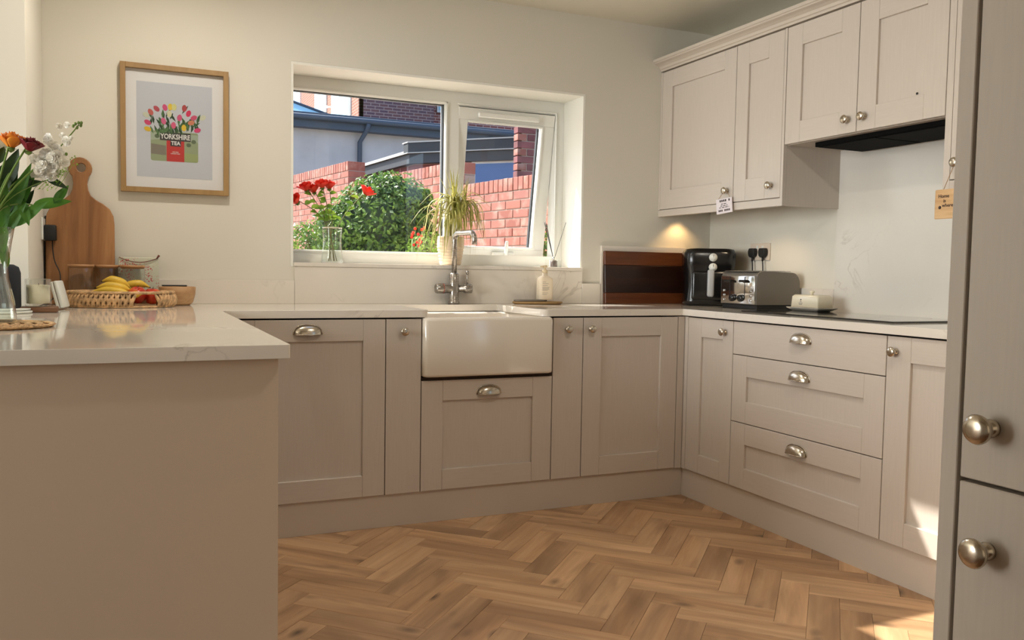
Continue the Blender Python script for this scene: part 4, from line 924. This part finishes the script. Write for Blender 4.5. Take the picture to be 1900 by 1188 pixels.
foliage('dark green and brown leaves below the roses', [(8, 345, 34, 275, 30, 'darkleaf', -.02), (0, 330, 30, 298, 26, 'darkleaf', .0), (14, 362, 32, 300, 20, 'darkleaf', .0), (48, 345, 80, 336, 16, 'darkleaf', .02), (0, 360, 20, 330, 26, 'darkleaf', -.01), (36, 372, 56, 345, 18, 'darkleaf', .03), (-6, 305, 8, 270, 20, 'darkleaf', .02), (20, 392, 40, 330, 24, 'leafdk', .02), (6, 400, 26, 345, 26, 'leafdk', .0), (30, 400, 64, 350, 20, 'leafdk', .02), (-4, 395, 10, 310, 28, 'darkleaf', .0), (44, 352, 66, 318, 14, 'leafdk', .02)], (30, 300))
t = thing('filler_sprig', 'thin pale green filler sprig reaching toward the board handle', 'foliage', (VX2, VY2, VZ2+.02)); stem_to(t, at(85, 335, y=YB), .0012)
m = MB(); m.use(M['leafbr']); rn = random.Random(2)
for i in range(46):
    k = i/45; u = 80+62*k+rn.uniform(-9, 9); v = 345-48*k+rn.uniform(-9, 9); c_ = at(u, v, y=YB+rn.uniform(-.01, .02)); m.ball(c_, .0022, sub=1)
for i in range(6):
    a_ = at(62+8*i, 352, y=YB); m.tube(bez(a_, at(85+8*i, 330, y=YB), at(92+9*i, 322-5*i, y=YB), 5), .0006, 4)
o = m.build('tiny_leaves', None, t); o['kind'] = 'stuff'

# ------------------------------------------------------------------ right worktop things
t = thing('pale_board', 'tall pale stone slab on the back wall behind the dark chopping board', 'board', (1.45, -.012, TW)); MB().box((1.186, -.018, TW+.0003), (1.72, -.001, 1.189), .001).build('slab', M['quartz'], t)
t = thing('dark_chopping_board', 'dark reddish-brown chopping board leaning at the back of the worktop', 'board', (1.46, -.04, TW))
rot = Matrix.Translation((0, -.052, TW+.0006)) @ Matrix.Rotation(math.radians(-4), 4, 'X')
for z0, z1, mm in ((0, .058, 'walnut2'), (.058, .205, 'walnut'), (.205, .278, 'walnut2')):
    MB().box((1.197, 0, z0+.0002), (1.745, .026, z1-.0002), .002, mtx=rot).build('stave', M[mm], t)
# air fryer
AX, AY = 1.715, -.225
t = thing('air_fryer', 'black air fryer with two silver dials and a grey basket handle', 'air fryer', (AX, AY, TW)); m = MB(); m.use(M['black'])
def sqr(r_, z_, rr=.42): return [(AX+x_, AY+y_, TW+z_) for x_, y_ in rrect(-r_, r_, -r_, r_, r_*rr, 6)]
fz = Matrix.Translation((AX, AY, 0)) @ Matrix.Rotation(math.radians(-32), 4, 'Z') @ Matrix.Translation((-AX, -AY, 0))
def rl(m, loops): 
    t_ = MB(); t_.mats = m.mats; t_.cur = m.cur; loft(t_, loops); bmesh.ops.transform(t_.bm, matrix=fz, verts=t_.bm.verts); m.join(t_.bm, None, True)
rl(m, [sqr(.118, .003), sqr(.128, .010), sqr(.126, .03), sqr(.118, .10), sqr(.124, .185), sqr(.131, .21), sqr(.133, .27), sqr(.122, .292), sqr(.10, .297)]); m.build('body', None, t)
for a in range(4): MB().lathe([(0, 0), (.01, 0), (.01, .004), (0, .004)], n=10, mtx=fz @ Matrix.Translation((AX+(.09 if a % 2 else -.09), AY+(.09 if a > 1 else -.09), TW))).build('foot', M['blackm'], t)
dr_ = MB(); dr_.use(M['black']).box((AX-.092, AY-.134, TW+.030), (AX+.092, AY-.11, TW+.180), .014, mtx=fz, seg=3); drw = dr_.build('basket_drawer', None, t)
MB().use(mat('silver_plastic', (176, 178, 180), .35)).box((AX-.016, AY-.165, TW+.048), (AX+.018, AY-.134, TW+.188), .010, mtx=fz, seg=3).build('basket_handle', None, drw)
for z_ in (.200, .250):
    kb = MB(); kb.lathe([(0, 0), (.021, 0), (.021, .006), (.0165, .008), (.0165, .018), (0, .019)], n=26, mtx=fz @ Matrix.Translation((AX+.012, AY-.130, TW+z_)) @ Matrix.Rotation(PI/2, 4, 'X')); ko = kb.build('dial', M['whitep'], t)
    MB().box((AX+.0112, AY-.1500, TW+z_+.002), (AX+.0128, AY-.1490, TW+z_+.014), 0, mtx=fz).build('pointer', M['blackm'], ko)
# toaster
X0, X1, YA, YZ = 1.595, 1.862, -.745, -.487
t = thing('toaster', 'four-slot steel toaster with polished control face and grey sides', 'toaster', (1.73, -.61, TW))
MB().box((X0+.008, YA+.004, TW+.0003), (X1-.004, YZ-.004, TW+.024), .004).build('base', M['blackm'], t)
def tp(ins=0):   # profile in (x,z): rounded top
    z0, z1 = TW+.022+ins*.2, TW+.186-ins; a0, a1 = X0+ins, X1-ins
    return [(a0, z0), (a1, z0)]+arc(a1-.05, z1-.055, .05, 0, 90, 7)+arc(a0+.035, z1-.035, .035, 90, 180, 7)
m = MB(); m.use(M['toastside']).prism(tp(.004), 'y', YA, YZ); o = m.build('shell', None, t); bv = o.modifiers.new('b', 'BEVEL'); bv.width = .008; bv.segments = 3; bv.limit_method = 'ANGLE'; bv.angle_limit = math.radians(50)
fc = MB(); fc.use(M['chrome']).box((X0-.004, YA+.006, TW+.024), (X0+.006, YZ-.006, TW+.160), .004, seg=2).box((X0+.012, YA+.012, TW+.180), (X1-.05, YZ-.012, TW+.1838), .001); fcp = fc.build('control_face', None, t)
for yc in (YA+.075, YZ-.075):
    MB().box((X0-.0048, yc-.0022, TW+.055), (X0-.0035, yc+.0022, TW+.155)).build('lever_slot', M['blackm'], fcp)
    MB().box((X0-.024, yc-.024, TW+.128), (X0-.004, yc+.024, TW+.140), .003).build('lever', M['black'], fcp)
    for s_ in (-.028, .028): MB().box((X0+.045, yc+s_-.014, TW+.1825), (X1-.065, yc+s_+.014, TW+.1845)).build('slot', M['cavity'], t)
for yc in (YA+.098, YZ-.098):
    MB().lathe([(0, 0), (.0175, 0), (.0165, .012), (0, .0135)], n=22, mtx=Matrix.Translation((X0-.004, yc, TW+.052)) @ Matrix.Rotation(-PI/2, 4, 'Y')).build('dial', M['black'], fcp)
for yc in (YA+.03, YZ-.03):
    for k in range(3): MB().lathe([(0, 0), (.0065, 0), (.006, .003), (0, .0032)], n=14, mtx=Matrix.Translation((X0-.004, yc, TW+.042+.022*k)) @ Matrix.Rotation(-PI/2, 4, 'Y')).build('button', M['chrome'], fcp)
# butter dish on the hob
bx, by, bz = 1.725, -.965, TW+.0063
t = thing('butter_dish', 'cream lidded butter dish with small print on the back corner of the hob', 'butter dish', (bx, by, bz))
def rect_loop(hx, hy, z_, r_=.006): return [(bx+x_, by+y_, bz+z_) for x_, y_ in rrect(-hx, hx, -hy, hy, r_, 3)]
m = MB(); m.use(mat('dish_plate', (196, 186, 170), .3)); loft(m, [rect_loop(.040, .075, 0), rect_loop(.058, .098, .012), rect_loop(.060, .100, .016), rect_loop(.05, .09, .014)]); m.build('plate', None, t)
m = MB(); m.use(M['cream']); loft(m, [rect_loop(.046, .083, .0165), rect_loop(.044, .080, .064, .008), rect_loop(.038, .074, .072, .012)]); ld = m.build('lid', None, t)
MB().lathe([(0, 0), (.007, 0), (.006, .006), (.011, .011), (.012, .016), (.007, .020), (0, .021)], (bx, by, bz+.072), 20).build('knob', M['cream'], ld)
for z_, l_ in ((.040, .010), (.033, .024), (.027, .018)): MB().box((bx-.0462, by+.02-l_/2, bz+z_), (bx-.0448, by+.02+l_/2, bz+z_+.0028)).build('print_line', M['grey'], ld)
MB().ball((bx-.045, by+.02, bz+.050), .004, (.3, 1, 1), 1).build('emblem', M['ink'], ld)
# wall socket with two plugs
t = thing('double_socket', 'double wall socket with two black plugs above the toaster', 'socket', (W, -.425, 1.125)); MB().box((W-.008, -.497, 1.122), (W-.0004, -.349, 1.210), .002).build('plate', M['socket'], t)
MB().box((W-.010, -.452, 1.180), (W-.008, -.438, 1.197), .001).box((W-.010, -.412, 1.180), (W-.008, -.398, 1.197), .001).build('switches', M['whitep'], t)
for i, (yc, d_) in enumerate(((-.385, 'left plug'), (-.463, 'right plug'))):
    t = thing('black_plug', 'black three-pin plug in the double socket, '+d_+' above the toaster', 'plug', (W-.03, yc, 1.13))
    out_ = [(yc-.024, 1.158), (yc-.020, 1.145), (yc-.008, 1.136), (yc+.008, 1.136), (yc+.020, 1.145), (yc+.024, 1.158), (yc+.024, 1.170), (yc+.018, 1.184), (yc-.018, 1.184), (yc-.024, 1.170)]
    m = MB(); m.prism(out_, 'x', W-.034, W-.0085); o = m.build('plug_body', M['blackm'], t); bv = o.modifiers.new('b', 'BEVEL'); bv.width = .005; bv.segments = 2; bv.limit_method = 'ANGLE'
    MB().tube([(W-.022, yc, 1.138), (W-.022, yc, 1.118)], [.006, .0045], 8).tube(bez((W-.022, yc, 1.118), (W-.020, yc-.004, 1.08), (W-.026, yc-.010, .99), 10)+bez((W-.026, yc-.010, .99), (W-.03, yc-.012, .90), (W-.03, yc+.02, .887), 6)[1:], .003, 8).build('cable', M['blackm'], t)

# ------------------------------------------------------------------ hanging signs
kx = U-.018
t = thing('hanging_sign', 'small white sign with dark lettering hanging from the corner wall cabinet knob', 'sign', (kx, -.583, 1.36))
ya, yb = -.628, -.545; r3 = Matrix.Translation((kx-.004, -.586, 1.41)) @ Matrix.Rotation(math.radians(-7), 4, 'X') @ Matrix.Rotation(math.radians(16), 4, 'Z')
pm_ = MB(); pm_.box((-.003, -.045, -.072), (.003, .045, 0), .001, mtx=r3); pq = pm_.build('plaque', M['signw'], t)
for s_ in (-1, 1): MB().tube([r3 @ Vector((0, s_*.036, -.003)), Vector((kx+.006, -.583+s_*.003, 1.4515))], .0011, 6).build('cord', M['twine'], t)
for z_, l_, h_ in ((-.016, .070, .010), (-.028, .034, .004), (-.037, .040, .004), (-.045, .056, .004), (-.062, .066, .009)):
    n_ = max(3, int(l_/h_*1.1)); 
    m = MB()
    for k in range(n_):
        if (k*7+int(h_*1000)) % 5 == 0: continue
        y_ = l_/2-(k+.5)*l_/n_; m.box((-.0036, y_-l_/n_*.36, z_), (-.003, y_+l_/n_*.36, z_+h_), 0, mtx=r3)
    o = m.build('lettering', M['ink'], pq); o['kind'] = 'stuff'
t = thing('hanging_sign', 'little wooden sign starting Home is, hanging beside the tall cupboard', 'sign', (kx, -1.82, 1.3))
p0 = at(1737, 353, x=kx-.02); p1 = at(1742, 407, x=kx-.02)
yl, zt_, zb_ = p0.y, p0.z, p1.z; m = MB(); m.box((kx-.025, yl-.135, zb_), (kx-.019, yl, zt_), .004, seg=2); pq = m.build('plaque', M['signwood'], t)
for s_ in (0, 1): MB().tube([Vector((kx-.022, yl-.03-.075*s_, zt_-.004)), Vector((kx+.004, -1.818, 1.4515))], .0011, 6).build('cord', M['twine'], t)
RX_ = Matrix(((0, 0, -1, 0), (-1, 0, 0, 0), (0, 1, 0, 0), (0, 0, 0, 1)))
for tx, yy, zz in (('Home', -.036, -.024), ('is', -.040, -.040), ('where', -.052, -.056)):
    text_mesh(tx, .017, M['ink'], 'lettering', pq, Matrix.Translation((kx-.0256, yl+yy, zt_+zz)) @ RX_, .0002)
MB().ball((kx-.0255, yl-.022, zb_+.040), .0065, (.15, 1, 1), 1).build('paw_print', M['ink'], pq)

# ------------------------------------------------------------------ outside
def vplane(u, v, p0, dr):
    d = RT*(u-PX)/FPX - UP*(v-PY)/FPX + FW; n = Vector((dr[1], -dr[0], 0)); p0 = Vector((p0[0], p0[1], 0))
    t_ = ((p0-CO).dot(n))/d.dot(n); P = CO+d*t_; return (P-p0).dot(Vector((dr[0], dr[1], 0))), P.z
b = MB(); b.box((-8, .31, -.4), (14, 30, -.3)); o = b.build('garden_ground', M['patio']); o['kind'] = 'structure'
def brick_mesh(L, D, H, m): mb = MB(); mb.use(m).box((0, -D, 0), (L, 0, H), .003); return mb.mesh('brick')
br_s = brick_mesh(.215, .10, .065, M['brick']); br_c = brick_mesh(.065, .215, .105, M['brick']); br_h = brick_mesh(.1, .1025, .065, M['brick'])
RZ = math.atan2(.988, -.156); gw = thing('garden_wall', 'stepped red brick garden wall with upright brick coping beyond the window', 'wall', (1.77, 2.61, -.3), None, RZ)
rn = random.Random(4); Z0 = .3
rest = MB(); rest.use(M['brick']); core = MB(); core.use(M['mortar'])
for (s0, s1, top, rows) in ((-2.4, .79, 1.812, 10), (.80, 3.32, 2.037, 6), (3.33, 7.9, 2.29, 5)):
    zt_ = top+Z0
    core.box((s0+.004, -.208, 0), (s1-.004, -.007, zt_-.110)); core.box((s0+.004, -.205, zt_-.12), (s1-.004, -.010, zt_-.006))
    n_ = int((s1-s0)/.075)
    for i in range(n_):
        x_ = s0+.003+i*.075
        if top > 2.2 and i > 30: rest.box((x_, -.215, zt_-.105), (x_+.065, 0, zt_), .003); continue
        if x_ < -1.0: rest.box((x_, -.215, zt_-.105), (x_+.065, 0, zt_), .003); continue
        instance(br_c, 'brick', gw, (x_, rn.uniform(0, .003), zt_-.105-rn.uniform(0, .003)))
    for r_ in range(int((zt_-.11)/.075)):
        z_ = zt_-.115-.065-.075*r_; off = .1125*(r_ % 2)
        x_ = s0-(.0 if r_ % 2 == 0 else .1125)
        while x_ < s1-.03:
            a_, c_ = max(x_, s0), min(x_+.215, s1)
            if c_-a_ > .05:
                if r_ < rows and -1.0 < x_ < 5.7 and (c_-a_) > .21: instance(br_s, 'brick', gw, (x_, rn.uniform(-.002, .002), z_))
                elif r_ < rows and -1.0 < x_ < 5.7 and (c_-a_) < .13: instance(br_h, 'brick', gw, (a_, 0, z_))
                elif z_ > .9: rest.box((a_, -.10, z_), (c_, 0, z_+.065), .003)
            x_ += .225
# returning end of the highest stretch
for r_ in range(4):
    z_ = 2.29+Z0-.18-.075*r_; rest.box((3.322, -.215, z_), (3.334, 0, z_+.065), .002)
core.build('core', None, gw, world=False); o = rest.build('brick_courses', None, gw, world=False); o['kind'] = 'stuff'
# neighbour's brick side wall close on the right
c0 = at(960, 300, y=4.0)
t = thing('neighbour_wall', 'shaded red brick house corner beyond the open window sash', 'building', (c0.x, 4.0, -.3)); MB().box((c0.x+.05, 4.008, -.3), (c0.x+2.4, 4.05, 2.66)).build('core', M['mortar'], t)
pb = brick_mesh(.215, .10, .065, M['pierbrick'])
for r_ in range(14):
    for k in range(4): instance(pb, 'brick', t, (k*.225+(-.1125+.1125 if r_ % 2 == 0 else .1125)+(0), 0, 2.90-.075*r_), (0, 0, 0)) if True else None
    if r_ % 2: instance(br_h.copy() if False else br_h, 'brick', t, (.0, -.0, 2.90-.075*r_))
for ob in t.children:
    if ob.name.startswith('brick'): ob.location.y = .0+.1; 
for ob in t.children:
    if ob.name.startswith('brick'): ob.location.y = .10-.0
MB().box((c0.x+.0, 3.95, 2.665), (c0.x+2.5, 4.1, 2.8)).build('eaves', M['roofdk'], t)
# single-storey brick extension with dark flat roof
Pc = at(757, 283, y=6.0); d1 = Vector((.70, -.714, 0)); d2 = Vector((-.087, .996, 0))
t = thing('brick_extension', 'low red brick extension with dark flat roof and white-framed window', 'building', (Pc.x, Pc.y, -.3))
def quadbox(par, nm, m, o_, a, bvec, z0, z1):
    mb = MB(); mb.use(m); P = [o_, o_+a, o_+a+bvec, o_+bvec]
    vs = [mb.bm.verts.new((p.x, p.y, z)) for z in (z0, z1) for p in P]
    for f in ((0, 1, 2, 3), (4, 5, 6, 7), (0, 1, 5, 4), (1, 2, 6, 5), (2, 3, 7, 6), (3, 0, 4, 7)): mb._fin([mb.bm.faces.new([vs[i] for i in f])])
    bmesh.ops.recalc_face_normals(mb.bm, faces=mb.bm.faces[:]); return mb.build(nm, None, par)
P0 = Vector((Pc.x, Pc.y, 0)); zf = Pc.z; inn = d1*.16+d2*.16
quadbox(t, 'parapet', M['roofdk'], P0, d1*3.2, d2*.14, zf, zf+.115); quadbox(t, 'parapet_edge', M['leadtrim'], P0-(d1+d2)*.012, d1*3.22, d2*.17, zf+.115, zf+.130); quadbox(t, 'roof_edge', M['leadtrim'], P0-(d1+d2)*.015, d1*3.22, d2*4.2, zf-.012, zf); quadbox(t, 'roof_slope', M['render'], P0+d1*.03+d2*.16, d1*3.1, d2*4.0, zf, zf+.035)
quadbox(t, 'gutter', M['gasket'], P0+(d1+d2)*.03, d1*3.1, d2*4.1, zf-.13, zf-.014)
wallp = P0+inn; quadbox(t, 'wall', M['redwall'], wallp, d1*2.9, d2*3.9, -.3, zf-.05)
def wq(u, v): s_, z_ = vplane(u, v, (wallp.x, wallp.y), (d1.x, d1.y)); return s_, z_
(sa, za), (sb_, zb2), (sc_, zc) = wq(878, 300), wq(965, 292), wq(884, 345)
nrm = Vector((d1.y, -d1.x, 0)); nrm = nrm if nrm.dot(CO-wallp) > 0 else -nrm
fo = wallp+d1*sa+nrm*.01
wn_ = quadbox(t, 'window', M['upvc'], fo, d1*(1.5), nrm*.03, zc-.25, za+.02); quadbox(wn_, 'pane', M['bluegl'], fo+d1*.05+nrm*.032, d1*1.4, nrm*.006, zc-.2, za-.035)
# rendered garage with slate-blue fascia
t = thing('rendered_building', 'long low grey rendered building with slate blue eaves and downpipe', 'building', (4, 14, -.3))
MB().box((-2.5, 14, -.3), (9.5, 15.8, 3.93)).build('wall', M['render'], t)
MB().box((-2.5, 13.75, 3.925), (9.6, 15.9, 4.10)).build('soffit', M['fascia'], t); MB().box((-2.5, 13.70, 4.105), (9.6, 15.9, 4.22), .01).build('fascia', M['fascia'], t)
g_ = MB(); g_.tube([(-2.5, 13.66, 4.12), (9.6, 13.66, 4.12)], .055, 8); g_.build('gutter', M['fascia'], t)
dx = at(668, 300, y=13.9).x; MB().tube([(dx+.12, 13.66, 4.08), (dx+.10, 13.72, 3.95), (dx, 13.93, 3.72), (dx, 13.93, 1.0)], .05, 8).build('downpipe', M['fascia'], t)
xr = at(628, 217, y=14.6).x; zl = at(543, 188, y=15.0).z; xl = at(543, 188, y=15.0).x
lt = thing('roof_lantern', 'pale blue glass roof lantern on the rendered building, far left of view', 'lantern', (xl-1, 14.8, 4.22))
lm = MB(); lm.use(M['skyglass'])
sl = (zl-4.24)/(xr-xl)*.78; xa = xl-1.2; za_ = 4.24+sl*(xr-xa)
A_ = (xr, 14.4, 4.24); B_ = (xr, 15.6, 4.24); E_ = (xa, 15.0, za_); L0 = (xa-3.0, 14.4, 4.24); L1 = (xa-3.0, 15.6, 4.24); L2 = (xa-3.0+.8, 15.0, za_)
for f in ((A_, B_, E_), (L0, A_, E_, L2), (B_, L1, L2, E_), (L1, L0, L2)): lm.poly(f)
lo = lm.build('glazing', None, lt)
for a_, c_ in ((A_, E_), (B_, E_), (L0, A_), (E_, L2)): MB().tube([a_, c_], .035, 6).build('glazing_bar', M['fascia'], lt)
# red brick house further back
hc = at(667, 180, y=17.0)
t = thing('brick_house', 'tall brick house behind with sunlit side windows and shaded purple end', 'building', (hc.x+2, 19, -.3))
x2 = at(805, 200, y=17.0).x
MB().box((hc.x, 17.0, -.3), (x2, 25.0, 9.0)).build('end_wall', M['shadebrick'], t)
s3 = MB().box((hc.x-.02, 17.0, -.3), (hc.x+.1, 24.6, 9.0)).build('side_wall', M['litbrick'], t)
def yv(u): # where the ray meets the sunlit side
    return at(u, 190, x=hc.x-.02).y
for (ua, ub, va, vb) in ((617, 652, 150, 216), (586, 607, 150, 208)):
    ya_, yb_ = yv(ub), yv(ua); zt_ = 7.4; zb_ = at(ub, vb, x=hc.x-.02).z
    wf = MB().box((hc.x-.06, ya_, zb_), (hc.x-.02, yb_, zt_)).build('window', M['upvc'], t)
    ym = (ya_+yb_)/2
    for p0_, p1_ in ((ya_+.08, ym-.04), (ym+.04, yb_-.08)): MB().box((hc.x-.07, p0_, zb_+.1), (hc.x-.061, p1_, zt_-.1)).build('pane', M['skyglass'], wf)
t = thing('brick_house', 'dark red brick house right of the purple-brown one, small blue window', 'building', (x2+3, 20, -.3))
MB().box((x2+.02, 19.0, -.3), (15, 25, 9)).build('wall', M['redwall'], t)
a_, c_ = at(811, 194, y=18.95), at(827, 210, y=18.95)
wf = MB().box((a_.x, 18.93, c_.z), (c_.x, 18.99, a_.z+.5)).build('window', M['upvc'], t); MB().box((a_.x+.05, 18.92, c_.z+.06), (c_.x-.05, 18.929, a_.z+.4)).build('pane', M['skyglass'], wf)

# ---- shrubs
def shrub(name, label, blobs, n, size, m, y, seed, cat='shrub', dark=True, ym=1.0):
    rn = random.Random(seed); base = at(blobs[0][0], blobs[0][1], y=y); base.z = -.3; t = thing(name, label, cat, base)
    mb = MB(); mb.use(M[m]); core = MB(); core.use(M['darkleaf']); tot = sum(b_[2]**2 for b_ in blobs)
    for (u, v, r_) in blobs:
        c = at(u, v, y=y); 
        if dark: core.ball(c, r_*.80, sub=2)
        for i in range(int(n*r_*r_/tot)):
            d = Vector((rn.gauss(0, 1), rn.gauss(0, 1), rn.gauss(0, 1))).normalized(); p = c+d*r_*rn.uniform(.78, 1.08)
            nn = (d+Vector((rn.uniform(-.8, .8), rn.uniform(-.8, .8), rn.uniform(-.4, .9)))).normalized(); a = nn.orthogonal().normalized(); a = Matrix.Rotation(rn.uniform(0, 6.28), 3, nn) @ a; b2 = nn.cross(a)
            L = size*rn.uniform(.7, 1.3); vs = [mb.bm.verts.new(q_) for q_ in (p-a*L*.5, p+b2*L*.24+nn*L*.06, p+a*L*.5, p-b2*L*.24+nn*L*.06)]; mb._fin([mb.bm.faces.new(vs)])
    o = mb.build('leaves', None, t); o['kind'] = 'stuff'
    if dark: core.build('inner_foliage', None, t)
    MB().tube([(base.x, base.y, -.3), (base.x+.03, base.y, .5), at(blobs[0][0], blobs[0][1], y=y)], [.03, .025, .015], 8).build('stem', M['twig'], t)
    return t
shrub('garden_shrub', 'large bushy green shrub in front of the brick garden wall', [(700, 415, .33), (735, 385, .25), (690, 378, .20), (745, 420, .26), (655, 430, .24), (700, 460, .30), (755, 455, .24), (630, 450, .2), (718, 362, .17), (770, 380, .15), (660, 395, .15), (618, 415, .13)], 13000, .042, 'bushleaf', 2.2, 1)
shrub('garden_plant', 'loose light green plant below the window, behind the rose vase', [(572, 446, .11), (556, 456, .09), (596, 458, .10), (580, 425, .06), (560, 430, .06)], 900, .028, 'bushleaf', 1.3, 2, 'plant', False)
shrub('garden_plant', 'low yellow-green garden plant beside the potted dracaena', [(795, 462, .13), (780, 470, .12), (812, 468, .12)], 700, .03, 'leafbr', 1.8, 3, 'plant', False)
t = shrub('ivy', 'small ivy clump on the brick wall right of the open sash', [(1012, 466, .10), (1006, 445, .06), (1008, 425, .04), (995, 455, .06), (990, 425, .04)], 700, .028, 'bushleaf', 1.5, 4, 'plant', False)
rn = random.Random(9); rm = MB(); rm.use(M['rosered'])
gt = thing('garden_plant', 'thin plant with small orange-red flowers between shrub and pot', 'plant', (at(783, 440, y=1.7).x, 1.7, -.3))
for i in range(14):
    p = at(772+rn.uniform(-8, 18), 436+rn.uniform(-16, 24), y=1.7); MB().ball(p, .012, (1, .6, 1), 1).build('flower', M['rosered'], gt); MB().tube([(p.x, 1.7, .6), tuple(p)], .002, 4).build('stem', M['stem'], gt)
